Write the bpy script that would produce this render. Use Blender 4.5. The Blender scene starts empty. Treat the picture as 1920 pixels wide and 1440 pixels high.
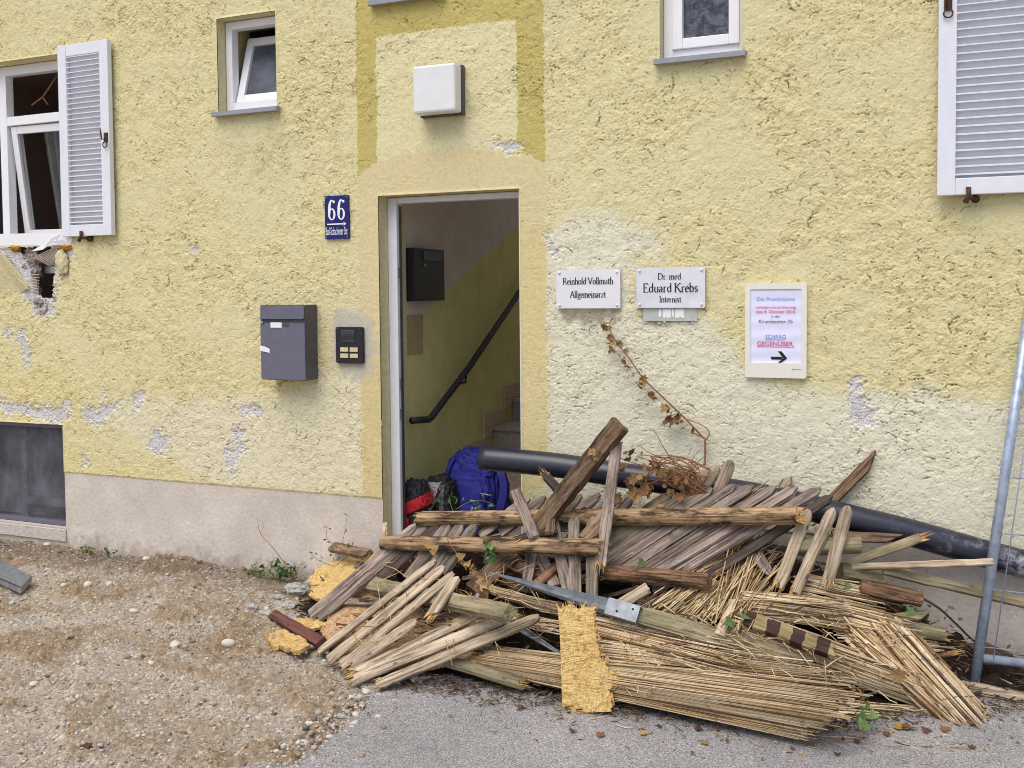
import bpy, bmesh, math, random
import numpy as np
from mathutils import Vector, Matrix, noise as mnoise
random.seed(7); RNG = np.random.default_rng(7)
SC = bpy.context.scene; COL = SC.collection

# ------------------------------------------------------------------ camera, world, sun, exposure
F_PX, PX, PY, ROLL, TILT, YAW = 1800., 960., 628., .009, math.atan(78.5/1800), math.radians(22.3)
CAM = Vector((0, -4.6675, 1.66))
FWD = Vector((-math.sin(YAW)*math.cos(TILT), math.cos(YAW)*math.cos(TILT), -math.sin(TILT)))
R0 = Vector((math.cos(YAW), math.sin(YAW), 0)); U0 = R0.cross(FWD)
cr, sr = math.cos(ROLL), math.sin(ROLL)
XA = R0*cr - U0*sr                                         # image right in world
YA = R0*(-sr) - U0*cr                                       # image down (0,1) in world
cd = bpy.data.cameras.new("camera"); cam = bpy.data.objects.new("camera", cd); COL.objects.link(cam)
cam.matrix_world = Matrix(((XA.x, -YA.x, -FWD.x, CAM.x), (XA.y, -YA.y, -FWD.y, CAM.y), (XA.z, -YA.z, -FWD.z, CAM.z), (0, 0, 0, 1)))
cd.sensor_fit = 'HORIZONTAL'; cd.sensor_width = 36; cd.lens = F_PX/1920*36
cd.shift_y = -(720-PY)/1920
cd.clip_start = .05; cd.clip_end = 1000
SC.camera = cam

w = bpy.data.worlds.new("World"); SC.world = w; w.use_nodes = True
nt = w.node_tree; bg = nt.nodes['Background']
sky = nt.nodes.new('ShaderNodeTexSky'); sky.sky_type = 'NISHITA'; sky.sun_disc = False
SUN_EL, SUN_AZ = math.radians(60), math.radians(192)      # azimuth clockwise from +Y
sky.sun_elevation = SUN_EL; sky.sun_rotation = SUN_AZ; sky.dust_density = 3.0; sky.air_density = 1.0; sky.ozone_density = 1.0
nt.links.new(sky.outputs[0], bg.inputs[0]); bg.inputs[1].default_value = .12
sd = bpy.data.lights.new("sun", 'SUN'); sun = bpy.data.objects.new("sun", sd); COL.objects.link(sun)
sd.energy = 1.25; sd.angle = math.radians(50); sd.color = (1, .97, .93)
SDIR = Vector((math.sin(SUN_AZ)*math.cos(SUN_EL), math.cos(SUN_AZ)*math.cos(SUN_EL), math.sin(SUN_EL)))
sun.rotation_euler = SDIR.to_track_quat('Z', 'Y').to_euler()
SC.view_settings.view_transform = 'Standard'; SC.view_settings.look = 'None'; SC.view_settings.gamma = 1
SC.view_settings.exposure = .52
SC.cycles.pixel_filter_type = 'BLACKMAN_HARRIS'; SC.cycles.filter_width = 1.0
SC.cycles.max_bounces = 8; SC.cycles.diffuse_bounces = 5

# ------------------------------------------------------------------ pixel -> point helpers (photo pixels)
def ray(px, py):
    return FWD*F_PX + XA*(px-PX) + YA*(py-PY)
def W(px, py, y=0.):                       # point on the upright plane Y = y
    r = ray(px, py); return CAM + r*((y-CAM.y)/r.y)
def G(px, py, z=0.):                       # point on the level plane Z = z
    r = ray(px, py); return CAM + r*((z-CAM.z)/r.z)
def depth(p): return (p-CAM).dot(FWD)
HX = [-3.3, -3.1, -2.7, -2.2, -1.5, -.9, -.4, 0, .3, .8]; HZ = [0, .04, .2, .38, .52, .58, .5, .32, .15, .03]
FX = [-3.2, -3.0, -2.48, -2.04, -1.24, -.3, .25, .8]; FY = [-.2, -.5, -.98, -1.16, -1.1, -.95, -.55, -.35]
def hmound(x, y):
    yf = np.interp(x, FX, FY); t = np.clip((y-yf)/(np.minimum(-.3, yf+.5)*.0 + (-.28-yf)+1e-6), 0, 1)
    return np.interp(x, HX, HZ)*t**.85
def S(px, py, lift=0.):                    # point on the heap's surface
    r = ray(px, py); r = r/r.y
    ys = np.linspace(-2.6, -.03, 900); t = ys-CAM.y
    x = CAM.x+r.x*t; z = CAM.z+r.z*t
    hit = np.nonzero(z <= hmound(x, ys)+lift)[0]
    i = hit[0] if len(hit) else len(ys)-1
    return Vector((x[i], ys[i], z[i]))
def pt(a):
    if isinstance(a, Vector): return a
    return W(*a) if a[2] < 0 else S(*a)
def c8(r, g, b):
    f = lambda c: (c/255/12.92) if c/255 < .04045 else ((c/255+.055)/1.055)**2.4
    return (f(r), f(g), f(b))

# ------------------------------------------------------------------ materials
class NT:
    def __init__(s, name):
        s.m = bpy.data.materials.new(name); s.m.use_nodes = True; s.t = s.m.node_tree; s.n = s.t.nodes
        s.p = s.n['Principled BSDF']; s.p.inputs['Roughness'].default_value = .85
        s.p.inputs['Specular IOR Level'].default_value = .25
    def node(s, kind, **kw):
        n = s.n.new(kind)
        for k, v in kw.items():
            if k in n.inputs: n.inputs[k].default_value = v
            else: setattr(n, k, v)
        return n
    def link(s, a, b): s.t.links.new(a, b)
    def coord(s, scale=(1, 1, 1), src='Object'):
        tc = s.node('ShaderNodeTexCoord'); mp = s.node('ShaderNodeMapping'); mp.inputs['Scale'].default_value = scale
        s.link(tc.outputs[src], mp.inputs['Vector']); return mp.outputs[0]
    def noise(s, scale, detail=4, rough=.6, vec=None, dist=0):
        n = s.node('ShaderNodeTexNoise'); n.inputs['Scale'].default_value = scale; n.inputs['Detail'].default_value = detail
        n.inputs['Roughness'].default_value = rough; n.inputs['Distortion'].default_value = dist
        if vec is not None: s.link(vec, n.inputs['Vector'])
        return n.outputs['Fac']
    def ramp(s, fac, stops):
        r = s.node('ShaderNodeValToRGB'); e = r.color_ramp.elements
        while len(e) < len(stops): e.new(.5)
        for i, (p, c) in enumerate(stops): e[i].position = p; e[i].color = (*c, 1) if len(c) == 3 else c
        s.link(fac, r.inputs[0]); return r.outputs[0]
    def mix(s, fac, a, b, mode='MIX'):
        m = s.node('ShaderNodeMix'); m.data_type = 'RGBA'; m.blend_type = mode
        for v, i in ((fac, 0), (a, 6), (b, 7)):
            if isinstance(v, (int, float)): m.inputs[i].default_value = v
            elif isinstance(v, tuple): m.inputs[i].default_value = (*v[:3], 1)
            else: s.link(v, m.inputs[i])
        return m.outputs[2]
    def math(s, op, a, b=0.):
        m = s.node('ShaderNodeMath'); m.operation = op
        for v, i in ((a, 0), (b, 1)):
            if isinstance(v, (int, float)): m.inputs[i].default_value = v
            else: s.link(v, m.inputs[i])
        return m.outputs[0]
    def bump(s, h, dist=.002, strength=1.):
        b = s.node('ShaderNodeBump'); b.inputs['Distance'].default_value = dist; b.inputs['Strength'].default_value = strength
        s.link(h, b.inputs['Height']); s.link(b.outputs[0], s.p.inputs['Normal'])
    def base(s, c):
        if isinstance(c, tuple): s.p.inputs['Base Color'].default_value = (*c[:3], 1)
        else: s.link(c, s.p.inputs['Base Color'])

def vari(n, col, amt=.25):                 # brightness differs from object to object
    oi = n.node('ShaderNodeObjectInfo')
    v = n.math('ADD', n.math('MULTIPLY', oi.outputs['Random'], 2*amt), 1-amt)
    hs = n.node('ShaderNodeHueSaturation'); n.link(v, hs.inputs['Value']); n.link(col, hs.inputs['Color']); return hs.outputs[0]

def wood(name, light, dark, stain=(.05, .035, .025), green=0., stains=.5, fresh=False, white=0.):
    n = NT(name); oi = n.node('ShaderNodeObjectInfo')
    tc = n.node('ShaderNodeTexCoord'); add = n.node('ShaderNodeVectorMath', operation='ADD')
    sc = n.node('ShaderNodeVectorMath', operation='SCALE'); sc.inputs[0].default_value = (13.1, 7.7, 5.3); n.link(oi.outputs['Random'], sc.inputs['Scale'])
    n.link(tc.outputs['Object'], add.inputs[0]); n.link(sc.outputs[0], add.inputs[1])
    def mp(s):
        m = n.node('ShaderNodeMapping'); m.inputs['Scale'].default_value = s; n.link(add.outputs[0], m.inputs['Vector']); return m.outputs[0]
    g1 = n.noise(1, 5, .65, mp((4, 60, 60)), .5); g2 = n.noise(1, 3, .6, mp((2.2, 120, 120)), .3); g3 = n.noise(1, 5, .65, mp((7, 20, 20)))
    col = n.mix(n.ramp(g1, [(.36, (0, 0, 0)), (.62, (1, 1, 1))]), dark, light)
    crack = n.ramp(g2, [(.33, (1, 1, 1)), (.42, (0, 0, 0))])
    col = n.mix(n.math('MULTIPLY', crack, .75), col, stain)
    st = n.ramp(g3, [(.48, (0, 0, 0)), (.62, (1, 1, 1))]); col = n.mix(n.math('MULTIPLY', st, stains), col, stain)
    vo = n.node('ShaderNodeTexVoronoi'); vo.inputs['Scale'].default_value = 1; n.link(mp((9, 22, 22)), vo.inputs['Vector'])
    knot = n.ramp(vo.outputs['Distance'], [(.05, (1, 1, 1)), (.16, (0, 0, 0))]); col = n.mix(n.math('MULTIPLY', knot, .8), col, stain)
    if green:
        gm = n.ramp(n.noise(1, 4, .6, mp((4, 12, 12))), [(.42, (0, 0, 0)), (.62, (1, 1, 1))]); col = n.mix(n.math('MULTIPLY', gm, green), col, c8(108, 112, 72))
    if white:
        wm = n.ramp(n.noise(1, 5, .7, mp((8, 60, 60))), [(.62, (0, 0, 0)), (.7, (1, 1, 1))]); col = n.mix(n.math('MULTIPLY', wm, white), col, c8(205, 200, 195))
    hs0 = n.node('ShaderNodeHueSaturation'); hs0.inputs['Saturation'].default_value = .86; n.link(col, hs0.inputs['Color']); col = vari(n, hs0.outputs[0], .2); n.base(col); n.p.inputs['Roughness'].default_value = .8
    h = n.math('SUBTRACT', n.math('ADD', g1, n.math('MULTIPLY', g2, .6)), n.math('MULTIPLY', crack, .5)); n.bump(h, .004, .9)
    return n.m

def simple(name, c, rough=.6, metal=0., noise_amt=.12, nscale=30, bump=0., spec=.4):
    n = NT(name); n.p.inputs['Roughness'].default_value = rough; n.p.inputs['Metallic'].default_value = metal
    n.p.inputs['Specular IOR Level'].default_value = spec
    f = n.noise(nscale, 5, .65, n.coord())
    d = tuple(x*(1-2*noise_amt) for x in c); l = tuple(min(1, x*(1+noise_amt)) for x in c)
    n.base(n.ramp(f, [(.3, d), (.7, l)]))
    if bump: n.bump(f, bump, .8)
    return n.m

M = {}
M['grey'] = wood('weathered_wood', c8(172, 152, 136), c8(104, 86, 76), c8(44, 34, 30), green=.3, stains=.5, white=.3)
M['mauve'] = wood('purple_grey_wood', c8(174, 150, 136), c8(112, 92, 84), c8(48, 36, 33), green=.2, stains=.55, white=.6)
M['tan'] = wood('pale_wood', c8(204, 182, 150), c8(140, 118, 92), c8(62, 48, 39), stains=.4)
M['log'] = wood('log_wood', c8(206, 168, 114), c8(128, 92, 58), c8(44, 30, 23), stains=.9)
M['brown'] = wood('brown_wood', c8(150, 118, 82), c8(92, 66, 46), c8(44, 30, 24), stains=.6, white=.4)
M['dark'] = wood('dark_wood', c8(96, 78, 68), c8(58, 45, 40), c8(30, 24, 22), stains=.5)
M['rot'] = wood('rotten_wood', c8(150, 108, 66), c8(70, 46, 32), c8(28, 19, 15), stains=.85, white=.5)
M['green'] = wood('mossy_wood', c8(164, 148, 112), c8(118, 102, 72), c8(60, 48, 36), green=.45, stains=.45)
M['red'] = wood('red_brown_painted_wood', c8(112, 64, 54), c8(78, 42, 38), c8(46, 28, 26), stains=.2)
n = NT('split_wood'); n.base(n.ramp(n.noise(60, 5, .7, n.coord((1, 3, 3))), [(.3, c8(140, 104, 64)), (.55, c8(208, 168, 108)), (.75, c8(230, 206, 156))])); M['fresh'] = n.m
# square-chequered post: real paint squares left where boards were nailed
n = NT('patched_post_wood'); tc = n.node('ShaderNodeTexCoord'); sx = n.node('ShaderNodeSeparateXYZ'); n.link(tc.outputs['Object'], sx.inputs[0])
wob = n.math('MULTIPLY', n.noise(40, 4, .6, n.coord()), .02)
fr = n.math('FRACT', n.math('DIVIDE', n.math('ADD', sx.outputs['X'], wob), .098)); sq = n.math('GREATER_THAN', fr, .5)
wv = n.noise(1, 5, .65, n.coord((5, 70, 70)))
n.base(n.mix(sq, n.ramp(wv, [(.35, c8(50, 36, 34)), (.65, c8(84, 60, 54))]), n.ramp(wv, [(.35, c8(112, 98, 66)), (.65, c8(172, 156, 112))]))); n.bump(wv, .003); M['patched'] = n.m

def board_mat(name, cols, spot):
    n = NT(name); v = n.coord((1, 1, 1)); ns = n.noise(9, 3, .5, v)
    vo = n.node('ShaderNodeTexVoronoi'); vo.inputs['Scale'].default_value = 1; vo.inputs['Randomness'].default_value = 1; n.link(n.coord((230, 40, 40)), vo.inputs['Vector'])
    vo2 = n.node('ShaderNodeTexVoronoi'); n.link(n.coord((34, 200, 200)), vo2.inputs['Vector']); vo2.inputs['Scale'].default_value = 1
    a = n.node('ShaderNodeSeparateColor'); n.link(vo.outputs['Color'], a.inputs[0]); b = n.node('ShaderNodeSeparateColor'); n.link(vo2.outputs['Color'], b.inputs[0])
    fl = n.mix(n.ramp(ns, [(.45, (0, 0, 0)), (.55, (1, 1, 1))]), a.outputs[0], b.outputs[0])
    rgb2 = n.node('ShaderNodeRGBToBW'); n.link(fl, rgb2.inputs[0])
    st_ = n.noise(1, 6, .7, n.coord((40, 210, 210)), 1.2); mixv = n.math('ADD', n.math('MULTIPLY', rgb2.outputs[0], .4), n.math('SUBTRACT', n.math('MULTIPLY', st_, 3.2), 1.35)); col = n.ramp(mixv, [(0, cols[0]), (.5, cols[1]), (1, cols[2])])
    sp = n.ramp(n.noise(28, 6, .75, v), [(.53, (0, 0, 0)), (.64, (1, 1, 1))]); col = n.mix(n.math('MULTIPLY', sp, .65), col, spot)
    n.base(col); n.bump(n.math('ADD', n.math('MULTIPLY', rgb2.outputs[0], .4), st_), .006); return n.m
M['osb'] = board_mat('strand_board', [c8(186, 140, 76), c8(232, 196, 124), c8(248, 228, 176)], c8(130, 92, 48))
M['osbpink'] = board_mat('weathered_strand_board', [c8(170, 126, 88), c8(206, 166, 124), c8(232, 206, 176)], c8(112, 76, 50))

n = NT('reed'); geo = n.node('ShaderNodeNewGeometry')
col = n.ramp(geo.outputs['Random Per Island'], [(0, c8(80, 58, 40)), (.2, c8(140, 106, 66)), (.3, c8(200, 172, 130)), (.5, c8(222, 202, 164)), (.68, c8(190, 164, 130)), (.82, c8(236, 222, 194)), (1, c8(194, 150, 92))])
sp = n.ramp(n.noise(26, 4, .7, n.coord()), [(.54, (0, 0, 0)), (.66, (1, 1, 1))]); n.base(vari(n, n.mix(n.math('MULTIPLY', sp, .45), col, c8(92, 70, 50)), .16)); n.p.inputs['Roughness'].default_value = .55; M['reed'] = n.m
n = NT('loose_straw'); geo = n.node('ShaderNodeNewGeometry')
n.base(n.ramp(geo.outputs['Random Per Island'], [(0, c8(84, 64, 46)), (.3, c8(158, 130, 92)), (.6, c8(200, 174, 130)), (1, c8(222, 204, 166))])); M['straw'] = n.m
M['wire_green'] = simple('green_binding_wire', c8(40, 92, 74), .5)
M['litter'] = None
n = NT('litter'); geo = n.node('ShaderNodeNewGeometry')
n.base(n.ramp(geo.outputs['Random Per Island'], [(0, c8(40, 32, 27)), (.35, c8(82, 64, 52)), (.6, c8(116, 90, 68)), (.85, c8(92, 84, 60)), (1, c8(190, 164, 120))])); M['litter'] = n.m
n = NT('heap_soil'); f = n.noise(30, 8, .75, n.coord()); n.base(n.ramp(f, [(.3, c8(28, 21, 17)), (.55, c8(56, 42, 32)), (.75, c8(86, 66, 48))])); n.bump(f, .03); M['soil'] = n.m
M['white'] = simple('white_painted_metal', c8(226, 227, 233), .45, noise_amt=.03, nscale=12)
M['pvc'] = simple('white_window_plastic', c8(236, 236, 238), .35, noise_amt=.02, nscale=8)
M['sill'] = simple('grey_sill_metal', c8(150, 152, 160), .5, noise_amt=.06)
M['galv'] = simple('galvanised_steel', c8(172, 184, 202), .4, .35, noise_amt=.18, nscale=24)
M['galvdull'] = simple('dull_galvanised_steel', c8(150, 155, 160), .5, .5, noise_amt=.2, nscale=30)
M['rust'] = simple('rusty_iron', c8(92, 62, 46), .7, .3, noise_amt=.3, nscale=60)
M['box'] = simple('slate_grey_enamel', c8(106, 105, 119), .4, noise_amt=.04, nscale=20)
M['boxside'] = simple('worn_grey_enamel', c8(84, 83, 88), .5, noise_amt=.12, nscale=16)
M['black'] = simple('black_plastic', c8(38, 36, 42), .45, noise_amt=.1)
M['ink'] = simple('black_print', c8(30, 28, 30), .8, noise_amt=.05)
M['blue'] = simple('blue_enamel', c8(24, 26, 104), .25, noise_amt=.05)
M['whiteink'] = simple('white_print', c8(238, 238, 240), .5, noise_amt=.01)
M['plate'] = simple('white_acrylic_plate', c8(228, 227, 230), .3, noise_amt=.03, nscale=6)
M['plate2'] = simple('smudged_acrylic_plate', c8(222, 221, 226), .3, noise_amt=.08, nscale=9)
M['ivoryplate'] = simple('ivory_plastic', c8(230, 226, 212), .4, noise_amt=.02)
M['paper'] = simple('lilac_white_paper', c8(226, 224, 246), .7, noise_amt=.02, nscale=14)
M['oldplate'] = simple('greenish_old_plate', c8(190, 194, 184), .4, noise_amt=.05)
M['lampwhite'] = simple('opal_lamp_glass', c8(226, 227, 226), .35, noise_amt=.03, nscale=10)
M['cardlabel'] = simple('yellowed_label', c8(214, 196, 150), .6, noise_amt=.08)
for k, c in dict(ink_cyan=(110, 176, 226), ink_pink=(214, 62, 112), ink_blue=(66, 118, 196), ink_grey=(128, 128, 134)).items(): M[k] = simple(k, c8(*c), .8, noise_amt=.02)
n = NT('black_pipe_plastic'); f = n.noise(6, 6, .7, n.coord((1, 1, 1.6))); f2 = n.noise(40, 5, .7, n.coord())
tc = n.node('ShaderNodeTexCoord'); sx = n.node('ShaderNodeSeparateXYZ'); n.link(tc.outputs['Object'], sx.inputs[0])
far = n.node('ShaderNodeMapRange'); far.inputs[1].default_value = .75; far.inputs[2].default_value = 1.5; n.link(sx.outputs['X'], far.inputs[0])
msk = n.math('MULTIPLY', n.ramp(n.math('ADD', f, n.math('MULTIPLY', far.outputs[0], .12)), [(.56, (0, 0, 0)), (.72, (1, 1, 1))]), n.ramp(f2, [(.4, (0, 0, 0)), (.6, (1, 1, 1))]))
n.base(n.mix(n.math('MULTIPLY', msk, n.math('MULTIPLY', far.outputs[0], .7)), n.ramp(f2, [(.3, c8(30, 32, 44)), (.7, c8(40, 43, 58)), (.85, c8(64, 67, 82))]), c8(196, 196, 204))); n.p.inputs['Roughness'].default_value = .36; n.p.inputs['Specular IOR Level'].default_value = .6; M['pipe'] = n.m
n = NT('dark_window_glass'); n.base(c8(30, 30, 36)); n.p.inputs['Roughness'].default_value = .04; n.p.inputs['Specular IOR Level'].default_value = .6; n.p.inputs['Transmission Weight'].default_value = 0
M['darkglass'] = n.m
n = NT('grey_window_glass'); f = n.noise(2.5, 3, .6, n.coord((1, 1, 1.5))); n.base(n.ramp(f, [(.35, c8(62, 64, 72)), (.65, c8(112, 114, 124))])); n.p.inputs['Roughness'].default_value = .12; M['greyglass'] = n.m
n = NT('clear_window_glass'); n.base((.9, .92, .93)); n.p.inputs['Roughness'].default_value = .0; n.p.inputs['Transmission Weight'].default_value = 1.; n.p.inputs['IOR'].default_value = 1.02; M['clear'] = n.m
M['roomdark'] = simple('dim_room_wall', c8(150, 126, 116), .9)
M['curtain'] = simple('grey_curtain', c8(140, 140, 138), .9)
n = NT('fallen_leaf'); oi = n.node('ShaderNodeObjectInfo'); geo = n.node('ShaderNodeNewGeometry')
n.base(n.ramp(oi.outputs['Random'], [(0, c8(84, 58, 46)), (.4, c8(116, 82, 62)), (.65, c8(150, 108, 74)), (.8, c8(190, 158, 78)), (1, c8(98, 66, 54))])); M['leaf'] = n.m
n = NT('dry_vine_leaf'); geo = n.node('ShaderNodeNewGeometry'); n.base(n.ramp(geo.outputs['Random Per Island'], [(0, c8(92, 64, 44)), (.45, c8(142, 104, 70)), (.8, c8(178, 146, 100)), (1, c8(110, 100, 62))])); M['dryleaf'] = n.m
n = NT('green_leaf'); geo = n.node('ShaderNodeNewGeometry'); n.base(n.ramp(geo.outputs['Random Per Island'], [(0, c8(40, 62, 34)), (.5, c8(76, 104, 56)), (1, c8(124, 146, 92))])); M['greenleaf'] = n.m
M['stem'] = simple('dry_stem_bark', c8(150, 104, 72), .8, noise_amt=.2)
M['stemdark'] = simple('dark_twig_bark', c8(78, 62, 50), .85, noise_amt=.2)
M['stemgreen'] = simple('green_stem', c8(136, 132, 84), .8, noise_amt=.2)
M['canvas'] = simple('blue_nylon', c8(34, 38, 132), .7, noise_amt=.16, nscale=14, bump=.01)
M['canvasdark'] = simple('dark_navy_nylon', c8(34, 34, 122), .7, noise_amt=.1, nscale=20)
M['bagblack'] = simple('black_nylon', c8(30, 27, 32), .7, noise_amt=.15, nscale=14, bump=.004)
M['bagred'] = simple('red_nylon', c8(176, 28, 40), .7, noise_amt=.1)
M['baggrey'] = simple('pale_grey_nylon', c8(150, 146, 152), .7, noise_amt=.1)
M['concrete'] = simple('stair_stone', c8(172, 160, 148), .85, noise_amt=.18, nscale=60, bump=.001)
M['tile'] = simple('beige_skirting_tile', c8(200, 178, 156), .6, noise_amt=.06)
M['foam'] = simple('ochre_insulation_foam', c8(206, 152, 58), .95, noise_amt=.3, nscale=40, bump=.02)
M['brown_sheet'] = simple('rusty_brown_sheet', c8(104, 82, 66), .8, noise_amt=.25, nscale=16, bump=.003)

# ------------------------------------------------------------------ mesh helpers
class MB:
    def __init__(s): s.v = []; s.f = []; s.mi = []; s.sm = []
    def add(s, vs, fs, mi=0, smooth=False):
        b = len(s.v); s.v += [tuple(v) for v in vs]
        for f in fs: s.f.append([i+b for i in f]); s.mi.append(mi); s.sm.append(smooth)
    def box(s, lo, hi, mi=0, mat=None, bev=0.):
        x0, y0, z0 = lo; x1, y1, z1 = hi
        if bev:
            b = bev; vs = []; bm = bmesh.new()
            r = bmesh.ops.create_cube(bm, size=1); 
            for v in bm.verts: v.co = Vector(((x0+x1)/2+v.co.x*(x1-x0), (y0+y1)/2+v.co.y*(y1-y0), (z0+z1)/2+v.co.z*(z1-z0)))
            bmesh.ops.bevel(bm, geom=list(bm.edges), offset=b, segments=2, affect='EDGES', profile=.5)
            bm.verts.index_update(); vs = [v.co.copy() for v in bm.verts]; fs = [[v.index for v in f.verts] for f in bm.faces]; bm.free()
        else:
            vs = [Vector(p) for p in ((x0, y0, z0), (x1, y0, z0), (x1, y1, z0), (x0, y1, z0), (x0, y0, z1), (x1, y0, z1), (x1, y1, z1), (x0, y1, z1))]
            fs = [(0, 3, 2, 1), (4, 5, 6, 7), (0, 1, 5, 4), (1, 2, 6, 5), (2, 3, 7, 6), (3, 0, 4, 7)]
        if mat is not None: vs = [mat @ v for v in vs]
        s.add(vs, fs, mi)
    def tube(s, path, r, n=6, mi=0, smooth=True, caps=True):
        path = [Vector(p) for p in path]; R = r if hasattr(r, '__len__') else [r]*len(path)
        vs = []; fs = []; ref = None
        for i, p in enumerate(path):
            t = (path[min(i+1, len(path)-1)]-path[max(i-1, 0)]).normalized()
            if ref is None: ref = t.orthogonal().normalized()
            a = (ref - t*ref.dot(t)).normalized(); ref = a; b = t.cross(a)
            for k in range(n): q = 2*math.pi*k/n; vs.append(p+(a*math.cos(q)+b*math.sin(q))*R[i])
        for i in range(len(path)-1):
            for k in range(n): fs.append((i*n+k, i*n+(k+1) % n, (i+1)*n+(k+1) % n, (i+1)*n+k))
        if caps: fs.append(tuple(range(n-1, -1, -1))); fs.append(tuple((len(path)-1)*n+k for k in range(n)))
        s.add(vs, fs, mi, smooth)
    def prism(s, poly, d, mi=0, mi_side=None):  # poly: list of Vector, extruded by vector d
        n = len(poly); vs = list(poly)+[p+d for p in poly]
        s.add(vs, [tuple(range(n)), tuple(range(2*n-1, n-1, -1))], mi)
        s.add(vs, [(i, i+n, (i+1) % n+n, (i+1) % n) for i in range(n)], mi if mi_side is None else mi_side)
    def build(s, name, mats, parent=None, M4=None, origin=None):
        me = bpy.data.meshes.new(name)
        vs = s.v
        if origin is not None: vs = [(v[0]-origin[0], v[1]-origin[1], v[2]-origin[2]) for v in vs]
        me.from_pydata(vs, [], s.f)
        if not isinstance(mats, (list, tuple)): mats = [mats]
        for m in mats: me.materials.append(m)
        me.polygons.foreach_set('material_index', s.mi); me.polygons.foreach_set('use_smooth', s.sm); me.update()
        bm = bmesh.new(); bm.from_mesh(me); bmesh.ops.recalc_face_normals(bm, faces=bm.faces); bm.to_mesh(me); bm.free()
        return link(name, me, parent, M4, origin)
def world_loc(o):
    p = Vector((0, 0, 0))
    while o is not None: p += o.matrix_basis.translation; o = o.parent
    return p
def link(name, me, parent=None, M4=None, origin=None):
    o = bpy.data.objects.new(name, me); COL.objects.link(o)
    mw = M4 if M4 is not None else Matrix.Translation(Vector(origin)) if origin is not None else Matrix.Identity(4)
    if parent is not None:
        o.parent = parent; mw = WM[parent.name].inverted() @ mw
        WM[o.name] = WM[parent.name] @ mw
    else: WM[o.name] = mw.copy()
    o.matrix_basis = mw; return o
WM = {}
def tag(o, label=None, cat=None, group=None, kind=None):
    for k, v in (('label', label), ('category', cat), ('group', group), ('kind', kind)):
        if v: o[k] = v
    return o
def thing(name, loc, label, cat, group=None):
    o = bpy.data.objects.new(name, None); o.empty_display_size = .05; COL.objects.link(o); o.location = loc; WM[o.name] = Matrix.Translation(Vector(loc))
    return tag(o, label, cat, group)

def fnoise(ny, nx, step, lmin, lmax, p=1., seed=0):
    g = np.random.default_rng(seed).standard_normal((ny, nx)); fy = np.fft.fftfreq(ny, step)[:, None]; fx = np.fft.rfftfreq(nx, step)[None, :]
    k = np.sqrt(fx*fx+fy*fy)+1e-9; a = k**-p*np.exp(-(k*lmin)**2)*(1-np.exp(-(k*lmax)**2)); a[0, 0] = 0
    h = np.fft.irfft2(np.fft.rfft2(g)*a, s=(ny, nx)); return (h-h.mean())/h.std()
def blur(m, sig):
    ny, nx = m.shape; fy = np.fft.fftfreq(ny)[:, None]; fx = np.fft.rfftfreq(nx)[None, :]
    return np.fft.irfft2(np.fft.rfft2(m)*np.exp(-2*(math.pi*sig)**2*(fx*fx+fy*fy)), s=(ny, nx))
def inpoly(x, y, poly):
    r = np.zeros(x.shape, bool); n = len(poly)
    px = [p[0] for p in poly]; py = [p[1] for p in poly]
    bb = (x >= min(px)-1) & (x <= max(px)+1) & (y >= min(py)-1) & (y <= max(py)+1)
    X = x[bb]; Y = y[bb]; q = np.zeros(X.shape, bool)
    for i in range(n):
        x0, y0 = poly[i]; x1, y1 = poly[(i+1) % n]
        if y0 == y1: continue
        c = ((y0 > Y) != (y1 > Y)) & (X < (x1-x0)*(Y-y0)/(y1-y0)+x0); q ^= c
    r[bb] = q; return r
def grid_mesh(name, P, keep=None, color=None, smooth=True):
    ny, nx = P.shape[:2]; idx = np.arange(ny*nx).reshape(ny, nx)
    q = np.stack([idx[:-1, :-1], idx[:-1, 1:], idx[1:, 1:], idx[1:, :-1]], -1).reshape(-1, 4)
    if keep is not None: q = q[keep.reshape(-1)]
    used = np.zeros(ny*nx, bool); used[q.reshape(-1)] = True; remap = np.cumsum(used)-1; q = remap[q]
    V = P.reshape(-1, 3)[used]
    me = bpy.data.meshes.new(name); me.vertices.add(len(V)); me.vertices.foreach_set('co', V.astype(np.float32).reshape(-1))
    me.loops.add(q.size); me.loops.foreach_set('vertex_index', q.reshape(-1).astype(np.int32))
    me.polygons.add(len(q)); me.polygons.foreach_set('loop_start', np.arange(0, q.size, 4, dtype=np.int32)); me.polygons.foreach_set('loop_total', np.full(len(q), 4, np.int32))
    me.polygons.foreach_set('use_smooth', np.full(len(q), smooth))
    me.update(calc_edges=True); me.validate()
    if color is not None:
        a = me.color_attributes.new('paint', 'FLOAT_COLOR', 'POINT'); c = np.ones((len(V), 4), np.float32); c[:, :3] = color.reshape(-1, 3)[used]
        a.data.foreach_set('color', c.reshape(-1))
    return me
def tri_mesh(name, V, F, mats, smooth=False):
    me = bpy.data.meshes.new(name); me.vertices.add(len(V)); me.vertices.foreach_set('co', V.astype(np.float32).reshape(-1))
    me.loops.add(F.size); me.loops.foreach_set('vertex_index', F.reshape(-1).astype(np.int32)); k = F.shape[1]
    me.polygons.add(len(F)); me.polygons.foreach_set('loop_start', np.arange(0, F.size, k, dtype=np.int32)); me.polygons.foreach_set('loop_total', np.full(len(F), k, np.int32))
    me.polygons.foreach_set('use_smooth', np.full(len(F), smooth)); me.update(calc_edges=True); me.materials.append(mats); return me

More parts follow.
